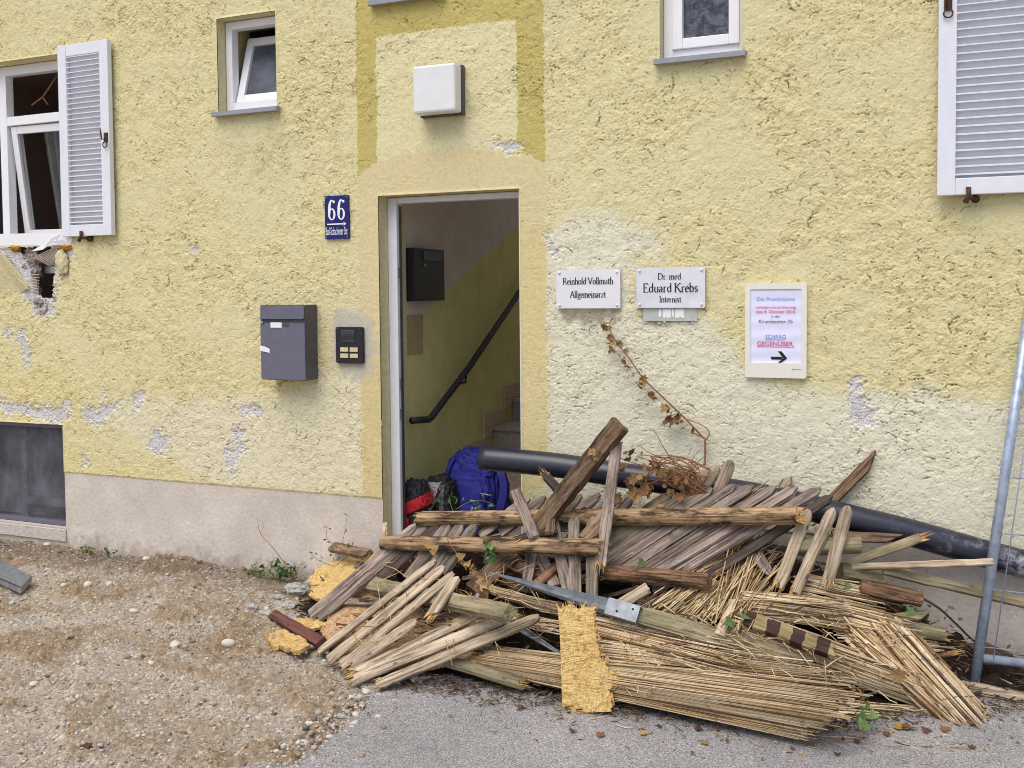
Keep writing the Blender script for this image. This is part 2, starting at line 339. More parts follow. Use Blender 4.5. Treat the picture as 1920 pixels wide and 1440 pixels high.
# ================================================================== THE HOUSE
house = thing('apartment_house', (-2.3, 0, 0), 'yellow rough plastered apartment house with an open doorway behind the debris heap', 'house')
X0W, X1W, Z0W, Z1W, ST = -6.6, 1.0, -.12, 3.75, .0036
xs = np.linspace(X0W, X1W, int((X1W-X0W)/ST)+1); zs = np.linspace(Z0W, Z1W, int((Z1W-Z0W)/ST)+1)
OPEN = {'door': (-2.703, -1.862, .10, 2.203), 'small': (-3.778, -3.362, 2.745, 3.292), 'small2': (-1.118, -.727, 2.79, 3.33),
        'upper': (-2.705, -2.30, 3.262, Z1W), 'left': (-6.55, -5.0, 1.995, 3.215), 'cellar': (-5.95, -5.09, .142, .825)}
def snap(a, v): a[np.abs(a-v).argmin()] = v
for (a, b, c, d) in OPEN.values(): snap(xs, a); snap(xs, b); snap(zs, c); snap(zs, d)
XX, ZZ = np.meshgrid(xs, zs); ny, nx = XX.shape
# photo pixel of every wall vertex (used only to lay out the paint areas on the plane Y = 0)
rel = np.stack([XX-CAM.x, np.full_like(XX, -CAM.y), ZZ-CAM.z], -1)
dz = rel @ np.array(FWD); QX = PX + rel @ np.array(XA)/dz*F_PX; QY = PY + rel @ np.array(YA)/dz*F_PX
n1 = fnoise(ny, nx, ST, .008, .05, 1, 1); n2 = fnoise(ny, nx, ST, .03, .3, 1, 2); n3 = fnoise(ny, nx, ST, .004, .02, .6, 3); n4 = fnoise(ny, nx, ST, .1, 1.2, 1.2, 4)
jx = QX + n1*2.5 + n2*2.5; jy = QY + fnoise(ny, nx, ST, .008, .05, 1, 5)*2.5 + fnoise(ny, nx, ST, .03, .3, 1, 6)*2.5
def zone(poly, rough=1., soft=0):
    m = inpoly(QX+(jx-QX)*rough, QY+(jy-QY)*rough, poly).astype(float)
    return np.clip(blur(m, soft), 0, 1) if soft else m
C = np.empty((ny, nx, 3)); C[:] = c8(219, 209, 163)
def paint(m, c): 
    global C
    C = C*(1-m[..., None]) + np.array(c)*m[..., None]
warm = np.clip(.5+n4*.35, 0, 1); paint(warm*.35, c8(217, 201, 140))
paint(zone([(-200, 200), (600, 60), (660, 500), (560, 720), (-200, 740)], 3, 20)*np.clip(.3+n2*.3, 0, 1)*.4, c8(224, 215, 166))
paint(zone([(1030, 0), (1300, 130), (1350, 420), (1030, 420)], 4, 20)*.5, c8(223, 213, 164))
pale = zone([(150, 760), (360, 748), (560, 735), (600, 690), (640, 700), (690, 690), (690, 935), (480, 915), (380, 905), (330, 860), (200, 800)], 3, 5)
pale2 = zone([(1024, 420), (1100, 400), (1220, 425), (1250, 470), (1185, 492), (1200, 600), (1310, 588), (1370, 640), (1420, 705), (1520, 740), (1750, 735), (1990, 775), (1990, 1300), (1024, 1200)], 3, 5)
paint(np.clip(pale*.85, 0, 1), c8(223, 215, 184)); paint(np.clip(pale2*.9, 0, 1), c8(224, 219, 196))
paint(zone([(0, 900), (130, 860), (400, 915), (700, 938), (690, 955), (380, 925), (120, 880)], 3, 4)*.7, c8(222, 205, 142))
paint(zone([(-200, 690), (140, 700), (150, 800), (125, 890), (-200, 870)], 3, 12)*.5, c8(220, 205, 148))
band = np.maximum.reduce([zone([(667, -40), (706, -40), (706, 70), (709, 310), (672, 332)], .35), zone([(690, -40), (970, -40), (968, 38), (704, 70), (690, 40)], .35), zone([(966, -40), (1019, -40), (1023, 306), (970, 280)], .35)])
paint(band, c8(196, 181, 112))
paint(zone([(706, 69), (968, 37), (971, 280), (850, 275), (760, 285), (708, 308)], .35), c8(223, 213, 168))
sur = zone([(672, 331), (700, 308), (760, 290), (850, 281), (940, 286), (1023, 306), (1027, 905), (977, 930), (700, 936), (681, 930)], .5)
paint(sur, c8(217, 202, 156)); paint(zone([(681, 640), (716, 640), (722, 936), (681, 932)], .5)*.4, c8(203, 186, 122)); paint(zone([(977, 420), (1027, 420), (1027, 900), (977, 930)], .5)*.4, c8(214, 197, 136))
patch = zone([(618, 600), (628, 582), (650, 574), (680, 584), (700, 600), (703, 650), (697, 695), (672, 716), (650, 708), (628, 680), (622, 640)], 2, 1.5)
paint(patch*.9, c8(192, 188, 174))
CH = [[(-30, 752), (20, 752), (40, 757), (75, 764), (100, 762), (115, 757), (128, 748), (135, 755), (135, 785), (128, 790), (100, 788), (75, 790), (60, 780), (30, 775), (-30, 775)],
      [(160, 765), (185, 760), (200, 757), (222, 750), (220, 772), (195, 780), (190, 795), (165, 795)], [(245, 737), (262, 732), (270, 745), (268, 765), (260, 778), (245, 765)],
      [(350, 462), (358, 460), (372, 470), (368, 485), (358, 478)], [(288, 805), (295, 800), (297, 815), (312, 820), (315, 845), (300, 855), (285, 848), (280, 838)],
      [(440, 795), (455, 800), (460, 840), (445, 860), (440, 900), (428, 895), (430, 870), (420, 840), (440, 832)], [(448, 762), (490, 757), (493, 770), (480, 783), (465, 782)],
      [(10, 615), (20, 612), (22, 635), (12, 638)], [(35, 612), (45, 620), (52, 650), (58, 690), (48, 692), (38, 660)], [(1590, 712), (1605, 702), (1620, 720), (1622, 745), (1640, 775), (1635, 800), (1600, 802), (1590, 760)],
      [(1655, 740), (1668, 738), (1668, 746), (1658, 748)], [(1022, 430), (1028, 430), (1050, 475), (1052, 490), (1040, 482)], [(930, 263), (966, 264), (972, 272), (970, 284), (935, 276)],
      [(150, 858), (165, 860), (167, 875), (152, 876)], [(193, 735), (204, 737), (203, 746), (195, 745)], [(-30, 462), (60, 470), (135, 458), (138, 470), (128, 515), (106, 520), (104, 560), (100, 598), (85, 600), (60, 580), (38, 540), (-30, 480)], [(716, 795), (722, 795), (722, 830), (718, 830)]]
chip = np.maximum.reduce([zone(p, 1.6) for p in CH]); paint(chip, c8(220, 217, 216))
paint(chip*np.clip(n3*.3, 0, .5), c8(150, 144, 138))
paint(zone([(845, 262), (930, 266), (960, 276), (900, 274)], 2, 3)*.6, c8(226, 220, 196))
paint(zone([(1050, 582), (1160, 582), (1158, 606), (1060, 610)], 1.5, 2)*.85, c8(158, 150, 130)); paint(zone([(1204, 575), (1312, 575), (1310, 606), (1212, 610)], 1.5, 2)*.8, c8(140, 128, 112))
paint(zone([(440, 215), (545, 205), (560, 300), (500, 340), (430, 300)], 4, 14)*np.clip(.5+n2*.4, 0, 1)*.4, c8(172, 168, 140))
paint(zone([(800, 210), (870, 210), (850, 255), (815, 250)], 3, 6)*.4, c8(176, 170, 140))
paint(zone([(1070, 70), (1240, 60), (1250, 260), (1100, 300)], 4, 20)*np.clip(n2*.5, 0, 1)*.3, c8(200, 186, 130))
pl = blur((ZZ < .512+n2*.002).astype(float), .8); 
plc = np.array(c8(207, 197, 186))[None, None]*(1+.05*n4[..., None]+.03*n1[..., None]); C = C*(1-pl[..., None])+plc*pl[..., None]
dirt = np.clip((.11-ZZ+n2*.03)/.1, 0, 1)*pl; paint(dirt*.5, c8(142, 126, 108))
paint(((n3 > 2.6) & (pl < .5)).astype(float)*.25, c8(140, 124, 84))
# relief of the trowelled render
amp = np.clip(.95+.22*n4, .5, 1.4); amp = amp*(1-.72*np.clip(blur(sur, 3), 0, 1))*(1-.82*pl)*(1-.75*np.clip(patch, 0, 1))
amp = amp*(1-.6*zone([(1030, 770), (1230, 770), (1230, 900), (1030, 900)], 3, 12))*(1-.5*zone([(670, 230), (1030, 230), (1030, 320), (670, 340)], 3, 8))
H = n2*.0013 + n1*.0007 + np.minimum(n3, 1.2)*.0007
T = np.zeros_like(H)
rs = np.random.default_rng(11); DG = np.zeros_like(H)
for i in range(8500):
    big = i < 2300
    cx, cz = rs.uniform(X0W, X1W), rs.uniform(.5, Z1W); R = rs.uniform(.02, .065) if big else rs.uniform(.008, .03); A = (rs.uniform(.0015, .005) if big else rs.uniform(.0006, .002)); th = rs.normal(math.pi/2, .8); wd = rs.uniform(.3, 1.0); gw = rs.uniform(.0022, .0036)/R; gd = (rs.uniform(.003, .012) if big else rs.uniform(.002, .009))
    i0, i1 = np.searchsorted(xs, [cx-R*1.25, cx+R*1.25]); j0, j1 = np.searchsorted(zs, [cz-R*1.25, cz+R*1.25])
    if i1-i0 < 3 or j1-j0 < 3: continue
    dx = XX[j0:j1, i0:i1]-cx; dy = (ZZ[j0:j1, i0:i1]-cz)*rs.uniform(.9, 1.6)
    r = np.sqrt(dx*dx+dy*dy)/R + n1[j0:j1, i0:i1]*.035 + n3[j0:j1, i0:i1]*.02; an = np.angle(np.exp(1j*(np.arctan2(dy, dx)-th))); win = np.clip(1-(an/wd)**2, 0, 1)
    T[j0:j1, i0:i1] = np.maximum(T[j0:j1, i0:i1], A*np.where(r < 1, r**2.5, 0)*win)
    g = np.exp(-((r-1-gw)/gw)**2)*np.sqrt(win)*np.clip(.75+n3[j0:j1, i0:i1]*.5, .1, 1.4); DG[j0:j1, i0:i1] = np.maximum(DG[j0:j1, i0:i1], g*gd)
pit = np.clip(n1-1.6, 0, 2)*.005 + np.clip(fnoise(ny, nx, ST, .006, .03, .8, 9)-1.9, 0, 2)*.006
H = (H+T-pit-DG)*amp; groove_shade = np.clip((DG*amp-.002)/.005, 0, 1)*.75+np.clip(pit*amp-.003, 0, .004)*130; C = C*(1-np.clip(groove_shade, 0, .75)[..., None])+np.array(c8(104, 92, 58))*np.clip(groove_shade, 0, .75)[..., None]  # grooves and pits darkened in the plaster colour to imitate their shade
om = np.zeros_like(H)
for (a, b, c, d) in OPEN.values(): om = np.maximum(om, ((XX > a-.001) & (XX < b+.001) & (ZZ > c-.001) & (ZZ < d+.001)).astype(float))
om = np.clip(blur(om, 2.2)*2.2, 0, 1); H = H*(1-om)+.004*om
crk = np.minimum.reduce([np.hypot(QX-(np.interp(QY, [60, 130, 250, 330, 400], [1052, 1055, 1065, 1068, 1062])+n1*2), 0), np.full_like(QX, 9)]); crk = np.exp(-(crk/1.3)**2)*((QY > 60) & (QY < 400)); H -= crk*.003
H -= np.clip(blur(chip, .7), 0, 1)*.007 - chip*n3*.0012
H += (1-pl)*.006*np.clip((ZZ-.5)/.02, 0, 1)*(ZZ < 9)
P = np.stack([XX, -H, ZZ], -1)
cx = (XX[:-1, :-1]+XX[1:, 1:])/2; cz = (ZZ[:-1, :-1]+ZZ[1:, 1:])/2; keep = np.ones(cx.shape, bool)
for (a, b, c, d) in OPEN.values(): keep &= ~((cx > a) & (cx < b) & (cz > c) & (cz < d))
HOLE = [(14, 462), (96, 462), (100, 500), (101, 545), (96, 562), (84, 560), (72, 552), (66, 520), (60, 500), (40, 478)]
keep &= ~inpoly((jx*.5+QX*.5)[:-1, :-1], (jy*.5+QY*.5)[:-1, :-1], HOLE)
nW = NT('rough_plaster'); at = nW.node('ShaderNodeAttribute', attribute_name='paint'); f = nW.noise(45, 6, .7, nW.coord()); f2 = nW.noise(210, 3, .6, nW.coord())
nW.base(nW.mix(.5, at.outputs['Color'], nW.ramp(f, [(.25, (.62, .6, .55)), (.5, (.98, .98, .97)), (.8, (1.08, 1.08, 1.07))]), 'MULTIPLY')); nW.bump(nW.math('ADD', f, nW.math('MULTIPLY', f2, .35)), .0035, .8); nW.p.inputs['Roughness'].default_value = .95; nW.p.inputs['Specular IOR Level'].default_value = .1
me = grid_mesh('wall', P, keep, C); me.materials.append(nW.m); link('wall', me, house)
def plain_plaster(name, c):
    n = NT(name); f = n.noise(30, 7, .7, n.coord()); n.base(n.ramp(f, [(.25, tuple(x*.8 for x in c)), (.6, c), (.8, tuple(min(1, x*1.06) for x in c))])); n.bump(f, .012); n.p.inputs['Roughness'].default_value = .95; return n.m
M['plaster'] = plain_plaster('plain_yellow_plaster', c8(219, 209, 163)); M['revealp'] = plain_plaster('reveal_plaster', c8(224, 213, 166)); M['plinthp'] = plain_plaster('plinth_plaster', c8(205, 193, 184))
mb = MB()
def q(mb, *pts, mi=0): mb.add([Vector(p) for p in pts], [tuple(range(len(pts)))], mi)
XL, XR, ZT = -14, 9, 7
q(mb, (XL, 0, .512), (X0W, 0, .512), (X0W, 0, ZT), (XL, 0, ZT)); q(mb, (X1W, 0, .512), (XR, 0, .512), (XR, 0, ZT), (X1W, 0, ZT)); q(mb, (XL, .006, -.12), (X0W, .006, -.12), (X0W, .006, .512), (XL, .006, .512), mi=1); q(mb, (X1W, .006, -.12), (XR, .006, -.12), (XR, .006, .512), (X1W, .006, .512), mi=1); q(mb, (X0W, 0, Z1W), (X1W, 0, Z1W), (X1W, 0, ZT), (X0W, 0, ZT))
q(mb, (XL, 0, -.12), (XL, 0, ZT), (XL, 4.7, ZT), (XL, 4.7, -.12)); q(mb, (XR, 0, -.12), (XR, 4.7, -.12), (XR, 4.7, ZT), (XR, 0, ZT)); q(mb, (XL, 0, ZT), (-4.4, 0, ZT), (-4.4, 4.7, ZT), (XL, 4.7, ZT)); q(mb, (.4, 0, ZT), (XR, 0, ZT), (XR, 4.7, ZT), (.4, 4.7, ZT)); q(mb, (-4.4, 0, ZT), (.4, 0, ZT), (.4, .6, ZT), (-4.4, .6, ZT)); q(mb, (XL, 4.7, -.12), (XL, 4.7, ZT), (-2.75, 4.7, ZT), (-2.75, 4.7, -.12)); q(mb, (-1.27, 4.7, -.12), (-1.27, 4.7, ZT), (XR, 4.7, ZT), (XR, 4.7, -.12)); q(mb, (-2.75, 4.7, -.12), (-2.75, 4.7, 1.5), (-1.27, 4.7, 1.5), (-1.27, 4.7, -.12)); q(mb, (-2.75, 4.7, 3.45), (-2.75, 4.7, ZT), (-1.27, 4.7, ZT), (-1.27, 4.7, 3.45))  # roof gap and rear opening added out of view to brighten the stairwell
mb.build('outer_wall', [M['plaster'], M['plinthp']], house)
for k, (a, b, c, d) in OPEN.items():
    mb = MB(); t = .3; y0 = -.0036
    q(mb, (a, y0, c), (a, t, c), (a, t, d), (a, y0, d)); q(mb, (b, y0, c), (b, y0, d), (b, t, d), (b, t, c)); q(mb, (a, y0, d), (a, t, d), (b, t, d), (b, y0, d)); q(mb, (a, y0, c), (b, y0, c), (b, t, c), (a, t, c))
    mb.build('reveal', M['plinthp' if k == 'cellar' else 'revealp'], house)

# windows ------------------------------------------------------------
def frame_ring(mb, a, b, c, d, y, wd, th, mi=0, M4=None):
    for lo, hi in (((a, y, c), (a+wd, y+th, d)), ((b-wd, y, c), (b, y+th, d)), ((a+wd, y+.002, c), (b-wd, y+th-.002, c+wd)), ((a+wd, y+.002, d-wd), (b-wd, y+th-.002, d))): mb.box(lo, hi, mi, M4, .003)
def sill(parent, a, b, z, out=.05, slope=.012):
    mb = MB(); pts = [Vector((a-.022, -out, z-.028)), Vector((a-.022, -out, z-.004)), Vector((a-.022, .07, z+slope)), Vector((a-.022, .07, z-.01)), Vector((a-.022, -out+.012, z-.03))]
    mb.prism(pts, Vector((b-a+.044, 0, 0))); return mb.build('sill', M['sill'], parent, origin=(a, 0, z))
def darkroom(name, a, b, c, d, y0, y1, mat):
    mb = MB(); q(mb, (a, y1, c), (b, y1, c), (b, y1, d), (a, y1, d)); q(mb, (a, y0, c), (a, y1, c), (a, y1, d), (a, y0, d)); q(mb, (b, y0, c), (b, y0, d), (b, y1, d), (b, y1, c)); q(mb, (a, y0, d), (a, y1, d), (b, y1, d), (b, y0, d)); q(mb, (a, y0, c), (b, y0, c), (b, y1, c), (a, y1, c))
    return mb.build(name, mat, house)
# small tilted window
a, b, c, d = OPEN['small']; mb = MB(); frame_ring(mb, a+.004, b+.02, c+.02, d-.004, .065, .045, .06)
mb.box((a+.004, .063, c), (b+.02, .12, c+.03)); w1 = mb.build('window', M['pvc'], house); w1['label'] = 'small white window tilted open at its top'
tl = Matrix.Translation((0, .085, c+.07)) @ Matrix.Rotation(math.radians(-17), 4, 'X') @ Matrix.Translation((0, 0, -(c+.07)))
tl = Matrix.Translation((.012, 0, 0)) @ tl @ Matrix.Shear('XZ', 4, (.0, 0)) if False else tl
mb = MB(); frame_ring(mb, a+.055, b+.01, c+.07, d-.05, 0, .048, .05, 0, tl); mb.build('sash', M['pvc'], w1)
mb = MB(); mb.box((a+.1, .02, c+.115), (b-.03, .03, d-.095), 0, tl); mb.build('pane', M['greyglass'], w1)
sill(w1, a, b, c); darkroom('room_wall', a-.3, b+.3, c-.3, d+.3, .301, 1.2, M['roomdark'])
a, b, c, d = OPEN['small2']; mb = MB(); frame_ring(mb, a+.002, b+.02, c+.012, d, .065, .045, .06); w2 = mb.build('window', M['pvc'], house); w2['label'] = 'closed small white window right of the doorway'
mb = MB(); frame_ring(mb, a+.047, b-.02, c+.057, d-.045, .05, .05, .06); mb.build('sash', M['pvc'], w2)
n = NT('painted_tree_reflection_glass'); f = n.noise(14, 8, .75, n.coord((1, 1, 1)), 1.5); n.base(n.ramp(f, [(.4, c8(58, 60, 66)), (.6, c8(108, 112, 122))])); n.p.inputs['Roughness'].default_value = .1; M['treepaintglass'] = n.m  # tree reflection imitated by dark mottling in the glass base colour
mb = MB(); mb.box((a+.098, .085, c+.108), (b-.03, .092, d-.096)); mb.build('pane', M['treepaintglass'], w2); sill(w2, a, b, c)
a, b, c, d = OPEN['upper']; mb = MB(); frame_ring(mb, a+.004, b-.004, c+.005, d, .065, .05, .06); w3 = mb.build('window', M['pvc'], house)
mb = MB(); mb.box((a+.05, .09, c+.05), (b-.05, .1, d)); mb.build('pane', M['greyglass'], w3); sill(w3, a, b, c)
# left window with torn sill
a, b, c, d = OPEN['left']; mb = MB(); frame_ring(mb, a+.004, b-.004, c+.0, d-.004, .09, .062, .06)
mb.box((-5.685, .088, c+.06), (-5.62, .15, d-.06), bev=.003); zt = 2.845; mb.box((-5.62, .089, zt-.03), (b-.066, .148, zt+.03), bev=.003); mb.box((a+.066, .089, zt-.03), (-5.685, .148, zt+.03), bev=.003)
w4 = mb.build('window', M['pvc'], house); w4['label'] = 'broken white window above the hole with its sill torn off'
tl = Matrix.Translation((-5.6, .1, zt-.035)) @ Matrix.Rotation(math.radians(7.5), 4, 'X') @ Matrix.Rotation(math.radians(.6), 4, 'Y') @ Matrix.Translation((5.6, 0, -(zt-.035)))
mb = MB(); frame_ring(mb, -5.6, b-.07, c+.07, zt-.035, 0, .05, .05, 0, tl); mb.build('sash', M['pvc'], w4)
mb = MB(); mb.box((-5.55, .02, c+.12), (b-.12, .028, zt-.085), 0, tl); mb.build('pane', M['clear'], w4)
mb = MB(); vs = []; 
for i in range(40):
    t = i/39; x = -5.5+.32*t; vs += [(x, .42+.03*math.sin(i*1.1), c-.05), (x-.16*(1-t), .42+.03*math.sin(i*1.1), zt)]
mb.add(vs, [(2*i, 2*i+2, 2*i+3, 2*i+1) for i in range(39)], 0, True); mb.build('curtain', M['curtain'], w4)
mb = MB(); mb.tube([W(60, 197, .2), W(80, 182, .2), W(92, 165, .2), W(108, 140, .2)], .006); mb.tube([W(80, 182, .2), W(90, 196, .2)], .005); mb.build('roller_strap', M['stem'], w4)
darkroom('room_wall', -6.7, -4.7, 1.1, 3.4, .301, 3., M['roomdark'])
# torn sill plastic and broken masonry below the left window
mb = MB(); mb.prism([W(-60, 440, -.012), W(118, 436, -.012), W(136, 446, -.012), W(132, 460, -.012), W(-60, 461, -.012)], Vector((0, .03, 0))); mb.build('sill', M['pvc'], w4, origin=W(60, 450))
t = thing('torn_sill_strip', W(80, 470, -.03), 'torn white plastic sill strip hanging over the hole in the wall', 'sill strip')
mb = MB(); mb.prism([W(58, 472, -.04), W(95, 448, -.05), W(112, 440, -.04), W(104, 452, -.04), W(80, 468, -.05)], Vector((.002, .006, .002))); mb.build('strip', M['pvc'], t); mb = MB(); mb.prism([W(80, 455, -.045), W(118, 450, -.05), W(122, 456, -.045), W(86, 462, -.045)], Vector((0, .006, 0))); mb.build('splinter', M['white'], t)
def lump(name, label, cat, px, py, y, size, mat, seed=0, parent=None, flat=.5):
    bm = bmesh.new(); bmesh.ops.create_icosphere(bm, subdivisions=4, radius=1); r = random.Random(seed)
    off = [Vector((r.uniform(-1, 1), r.uniform(-1, 1), r.uniform(-1, 1))).normalized() for _ in range(7)]; am = [r.uniform(-.22, .22) for _ in off]
    for v in bm.verts:
        d = 1+sum(a*max(0, v.co.dot(o))**2 for a, o in zip(am, off))+mnoise.fractal(v.co*2.2+Vector((seed, 0, 0)), 1., 2., 4)*.28; v.co = Vector((v.co.x*size[0]*d, v.co.y*size[1]*d, v.co.z*size[2]*d))
    for f in bm.faces: f.smooth = True
    me = bpy.data.meshes.new(name); bm.to_mesh(me); bm.free(); me.materials.append(mat); o = link(name, me, parent, Matrix.Translation(W(px, py, y)))
    return tag(o, label, cat) if label else o
lump('plaster_chunk', 'round yellow plaster chunk dangling right of the hole under the window', 'plaster', 116, 492, -.02, (.055, .02, .075), M['plaster'], 3)
lump('foam_scrap', 'ochre insulation foam scrap under the torn sill, right of the lath', 'foam', 122, 465, .0, (.06, .03, .022), M['foam'], 5); lump('foam_scrap', 'ochre insulation foam scrap left of the hanging masonry', 'foam', 28, 466, .0, (.04, .03, .025), M['foam'], 8)
M['masonry'] = simple('crumbled_masonry', c8(166, 154, 146), .95, noise_amt=.35, nscale=45, bump=.02)
def rubble(mb, c, size, seed, amp=.35, sub=4):
    bm = bmesh.new(); bmesh.ops.create_icosphere(bm, subdivisions=sub, radius=1); o_ = Vector((seed*3.7, seed*1.3, seed*2.1))
    for v in bm.verts:
        k = 1+amp*mnoise.fractal(v.co*1.6+o_, 1., 2., 5)*1.2; k = round(k*9)/9*.5+k*.5; v.co = Vector((v.co.x*size[0]*k, v.co.y*size[1]*k, v.co.z*size[2]*k))+c
    bm.verts.index_update(); mb.add([v.co.copy() for v in bm.verts], [[v.index for v in f.verts] for f in bm.faces], 0, False); bm.free()
mb = MB()
for k, (x, y_, yy, sz) in enumerate([(54, 482, .03, (.05, .03, .03)), (66, 490, .02, (.045, .035, .05)), (69, 508, .02, (.034, .03, .045)), (66, 526, .02, (.022, .02, .03)), (72, 545, .03, (.02, .02, .03)), (78, 566, .02, (.055, .04, .028)), (94, 566, .03, (.03, .03, .03)), (84, 586, .015, (.035, .02, .028)), (92, 578, .02, (.02, .02, .03)), (60, 470, .04, (.05, .03, .02)), (104, 556, .01, (.014, .014, .03)), (48, 500, .01, (.03, .015, .02))]): rubble(mb, W(x, y_, yy), sz, k+1)
o = mb.build('hanging_masonry', M['masonry'], None, origin=W(66, 510, .02)); tag(o, 'grey crumbled masonry hanging inside the hole under the left window', 'masonry')
mb = MB()
A_, B_, C_, D_ = W(66, 482, -.012), W(104, 464, -.016), W(128, 488, -.012), W(92, 498, -.004)
for i in range(11):
    t = i/10; mb.tube([A_.lerp(D_, t), B_.lerp(C_, t)], .0045, 5)
    mb.tube([A_.lerp(B_, t)+Vector((0, -.006, 0)), D_.lerp(C_, t)+Vector((0, -.006, 0))], .003, 4)
for i in range(7):
    t = i/6; p, r_ = W(60, 515, -.01).lerp(W(58, 545, -.01), t), W(74, 515, -.005).lerp(W(73, 548, -.005), t); mb.tube([p, r_], .0045, 5)
o = mb.build('plaster_lath', simple('clay_lath', c8(190, 176, 160), .9), None, origin=A_); tag(o, 'torn reed and wire plaster lath bared under the left window', 'lath')
mb = MB(); mb.prism([W(-40, 470, -.05), W(2, 478, -.055), W(50, 536, -.02), W(52, 545, -.01), W(-40, 480, -.03)][:5], Vector((0, .03, 0))); mb.prism([W(-60, 478, -.02), W(-5, 480, -.045), W(50, 541, -.03), W(40, 548, -.004), W(-60, 560, -.004)], Vector((0, .02, 0)))
o = mb.build('plaster_slab', M['plaster'], None, origin=W(0, 510)); tag(o, 'yellow plaster slab tilting off the wall at the left picture edge', 'plaster')
mb = MB(); mb.box((-5.33, .1, 1.82), (-5.1, .13, 1.865)); o = mb.build('plastic_profile', M['pvc'], None); tag(o, 'pale plastic profile lying across the hole under the window', 'profile')

# cellar window --------------------------------------------------------
a, b, c, d = OPEN['cellar']; mb = MB(); frame_ring(mb, a+.003, b-.003, c+.003, d-.003, .03, .028, .035); cw = mb.build('cellar_window', M['box'], house)
n = NT('fine_steel_mesh'); tc = n.node('ShaderNodeTexCoord'); sx = n.node('ShaderNodeSeparateXYZ'); n.link(tc.outputs['Object'], sx.inputs[0])
fx_ = n.math('ABSOLUTE', n.math('SUBTRACT', n.math('FRACT', n.math('MULTIPLY', sx.outputs['X'], 190.)), .5)); fz_ = n.math('ABSOLUTE', n.math('SUBTRACT', n.math('FRACT', n.math('MULTIPLY', sx.outputs['Z'], 190.)), .5))
hole_ = n.math('LESS_THAN', n.math('MAXIMUM', fx_, fz_), .34); n.link(n.math('SUBTRACT', 1., hole_), n.p.inputs['Alpha']); f = n.noise(5, 6, .7, n.coord()); n.base(n.ramp(f, [(.35, c8(70, 70, 76)), (.65, c8(118, 118, 126))]))
mb = MB(); mb.add([(a+.02, .05, c+.02), (b-.02, .05, c+.02), (b-.02, .05, d-.02), (a+.02, .05, d-.02)], [(0, 1, 2, 3)]); mb.build('grille', n.m, cw)
mb = MB(); mb.box((a+.02, .16, c+.02), (b-.02, .17, d-.02)); n = NT('dusty_cellar_glass'); f = n.noise(3, 5, .6, n.coord((1.6, 1, .8))); n.base(n.ramp(f, [(.35, c8(60, 60, 68)), (.62, c8(150, 150, 158))])); mb.build('pane', n.m, cw)
mb = MB(); mb.box((-5.62, .12, c+.02), (-5.57, .159, d-.02)); mb.box((-5.57, .12, c+.1), (b-.1, .159, c+.15)); mb.build('window_bar', M['galvdull'], cw)
mb = MB(); mb.prism([Vector((a-.3, -.012, c-.085)), Vector((a-.3, -.01, c-.012)), Vector((a-.3, .03, c+.002)), Vector((a-.3, .03, c-.085))], Vector((b-a+.3, 0, 0))); mb.build('sill', M['plinthp'], cw)

# shutters -------------------------------------------------------------
def shutter(BL, BR, TLz, latch_right, label, nslat):
    u = (BR-BL); wd = u.length; u.normalize(); v = Vector((0, 0, 1)); nrm = u.cross(v).normalized()   # nrm points to -Y (outwards)
    M4 = Matrix(((u.x, -nrm.x, v.x, BL.x), (u.y, -nrm.y, v.y, BL.y), (u.z, -nrm.z, v.z, BL.z), (0, 0, 0, 1))); h = TLz-BL.z; fw = .072
    mb = MB(); frame_ring(mb, 0, wd, 0, h, 0, fw, .034); s = mb.build('shutter', M['white'], house, M4); s['label'] = label
    mb = MB()
    for i in range(nslat):
        z = fw+.012+(h-2*fw-.02)*i/(nslat-1)
        pts = [Vector((fw-.004, .003, z)), Vector((fw-.004, .003, z+.005)), Vector((fw-.004, .030, z+.013)), Vector((fw-.004, .030, z+.009))]
        mb.prism(pts, Vector((wd-2*fw+.008, 0, 0)))
    mb.box((fw, .0305, fw), (wd-fw, .033, h-fw)); mb.build('slat_panel', M['white'], s, M4)
    mb = MB(); lx = wd-fw*.35 if latch_right else fw*.5; lz = h*.5 if latch_right else h*.665
    mb.box((lx-.016, -.006, lz-.03), (lx+.016, 0, lz+.03), bev=.002); mb.tube([(lx-.006, -.008, lz-.01), (lx-.006, -.03, lz-.015), (lx-.012, -.034, lz+.05)], .005)
    mb.tube([(lx+.018*math.cos(t), -.012, lz-.045+.018*math.sin(t)) for t in np.linspace(0, 6.28, 14)], .0035, 5); mb.build('latch', M['rust'], s, M4)
    mb = MB(); hx = wd*.42 if latch_right else wd*.22
    mb.tube([(hx, -.008, .03), (hx, -.012, -.005), (hx-.012, -.02, -.035)], [.011, .009, .012], 8); mb.tube([(hx, -.01, -.012), (hx+.03, .04, -.018)], .008, 7); mb.tube([(hx+.03, .02, -.018), (hx+.032, .04, -.018)], .018, 9); mb.build('shutter_stop', M['rust'], s, M4)
    return s
shutter(W(116, 444, -.045), W(209, 441, -.062), W(106, 87, -.045).z, True, 'white louvred shutter with a rusty latch beside the broken window', 33)
bl = W(1757, 367, -.075); shutter(bl, bl+Vector((.56, .016, 0)), bl.z+1.235, False, 'white louvred shutter cut by the right picture edge', 32)

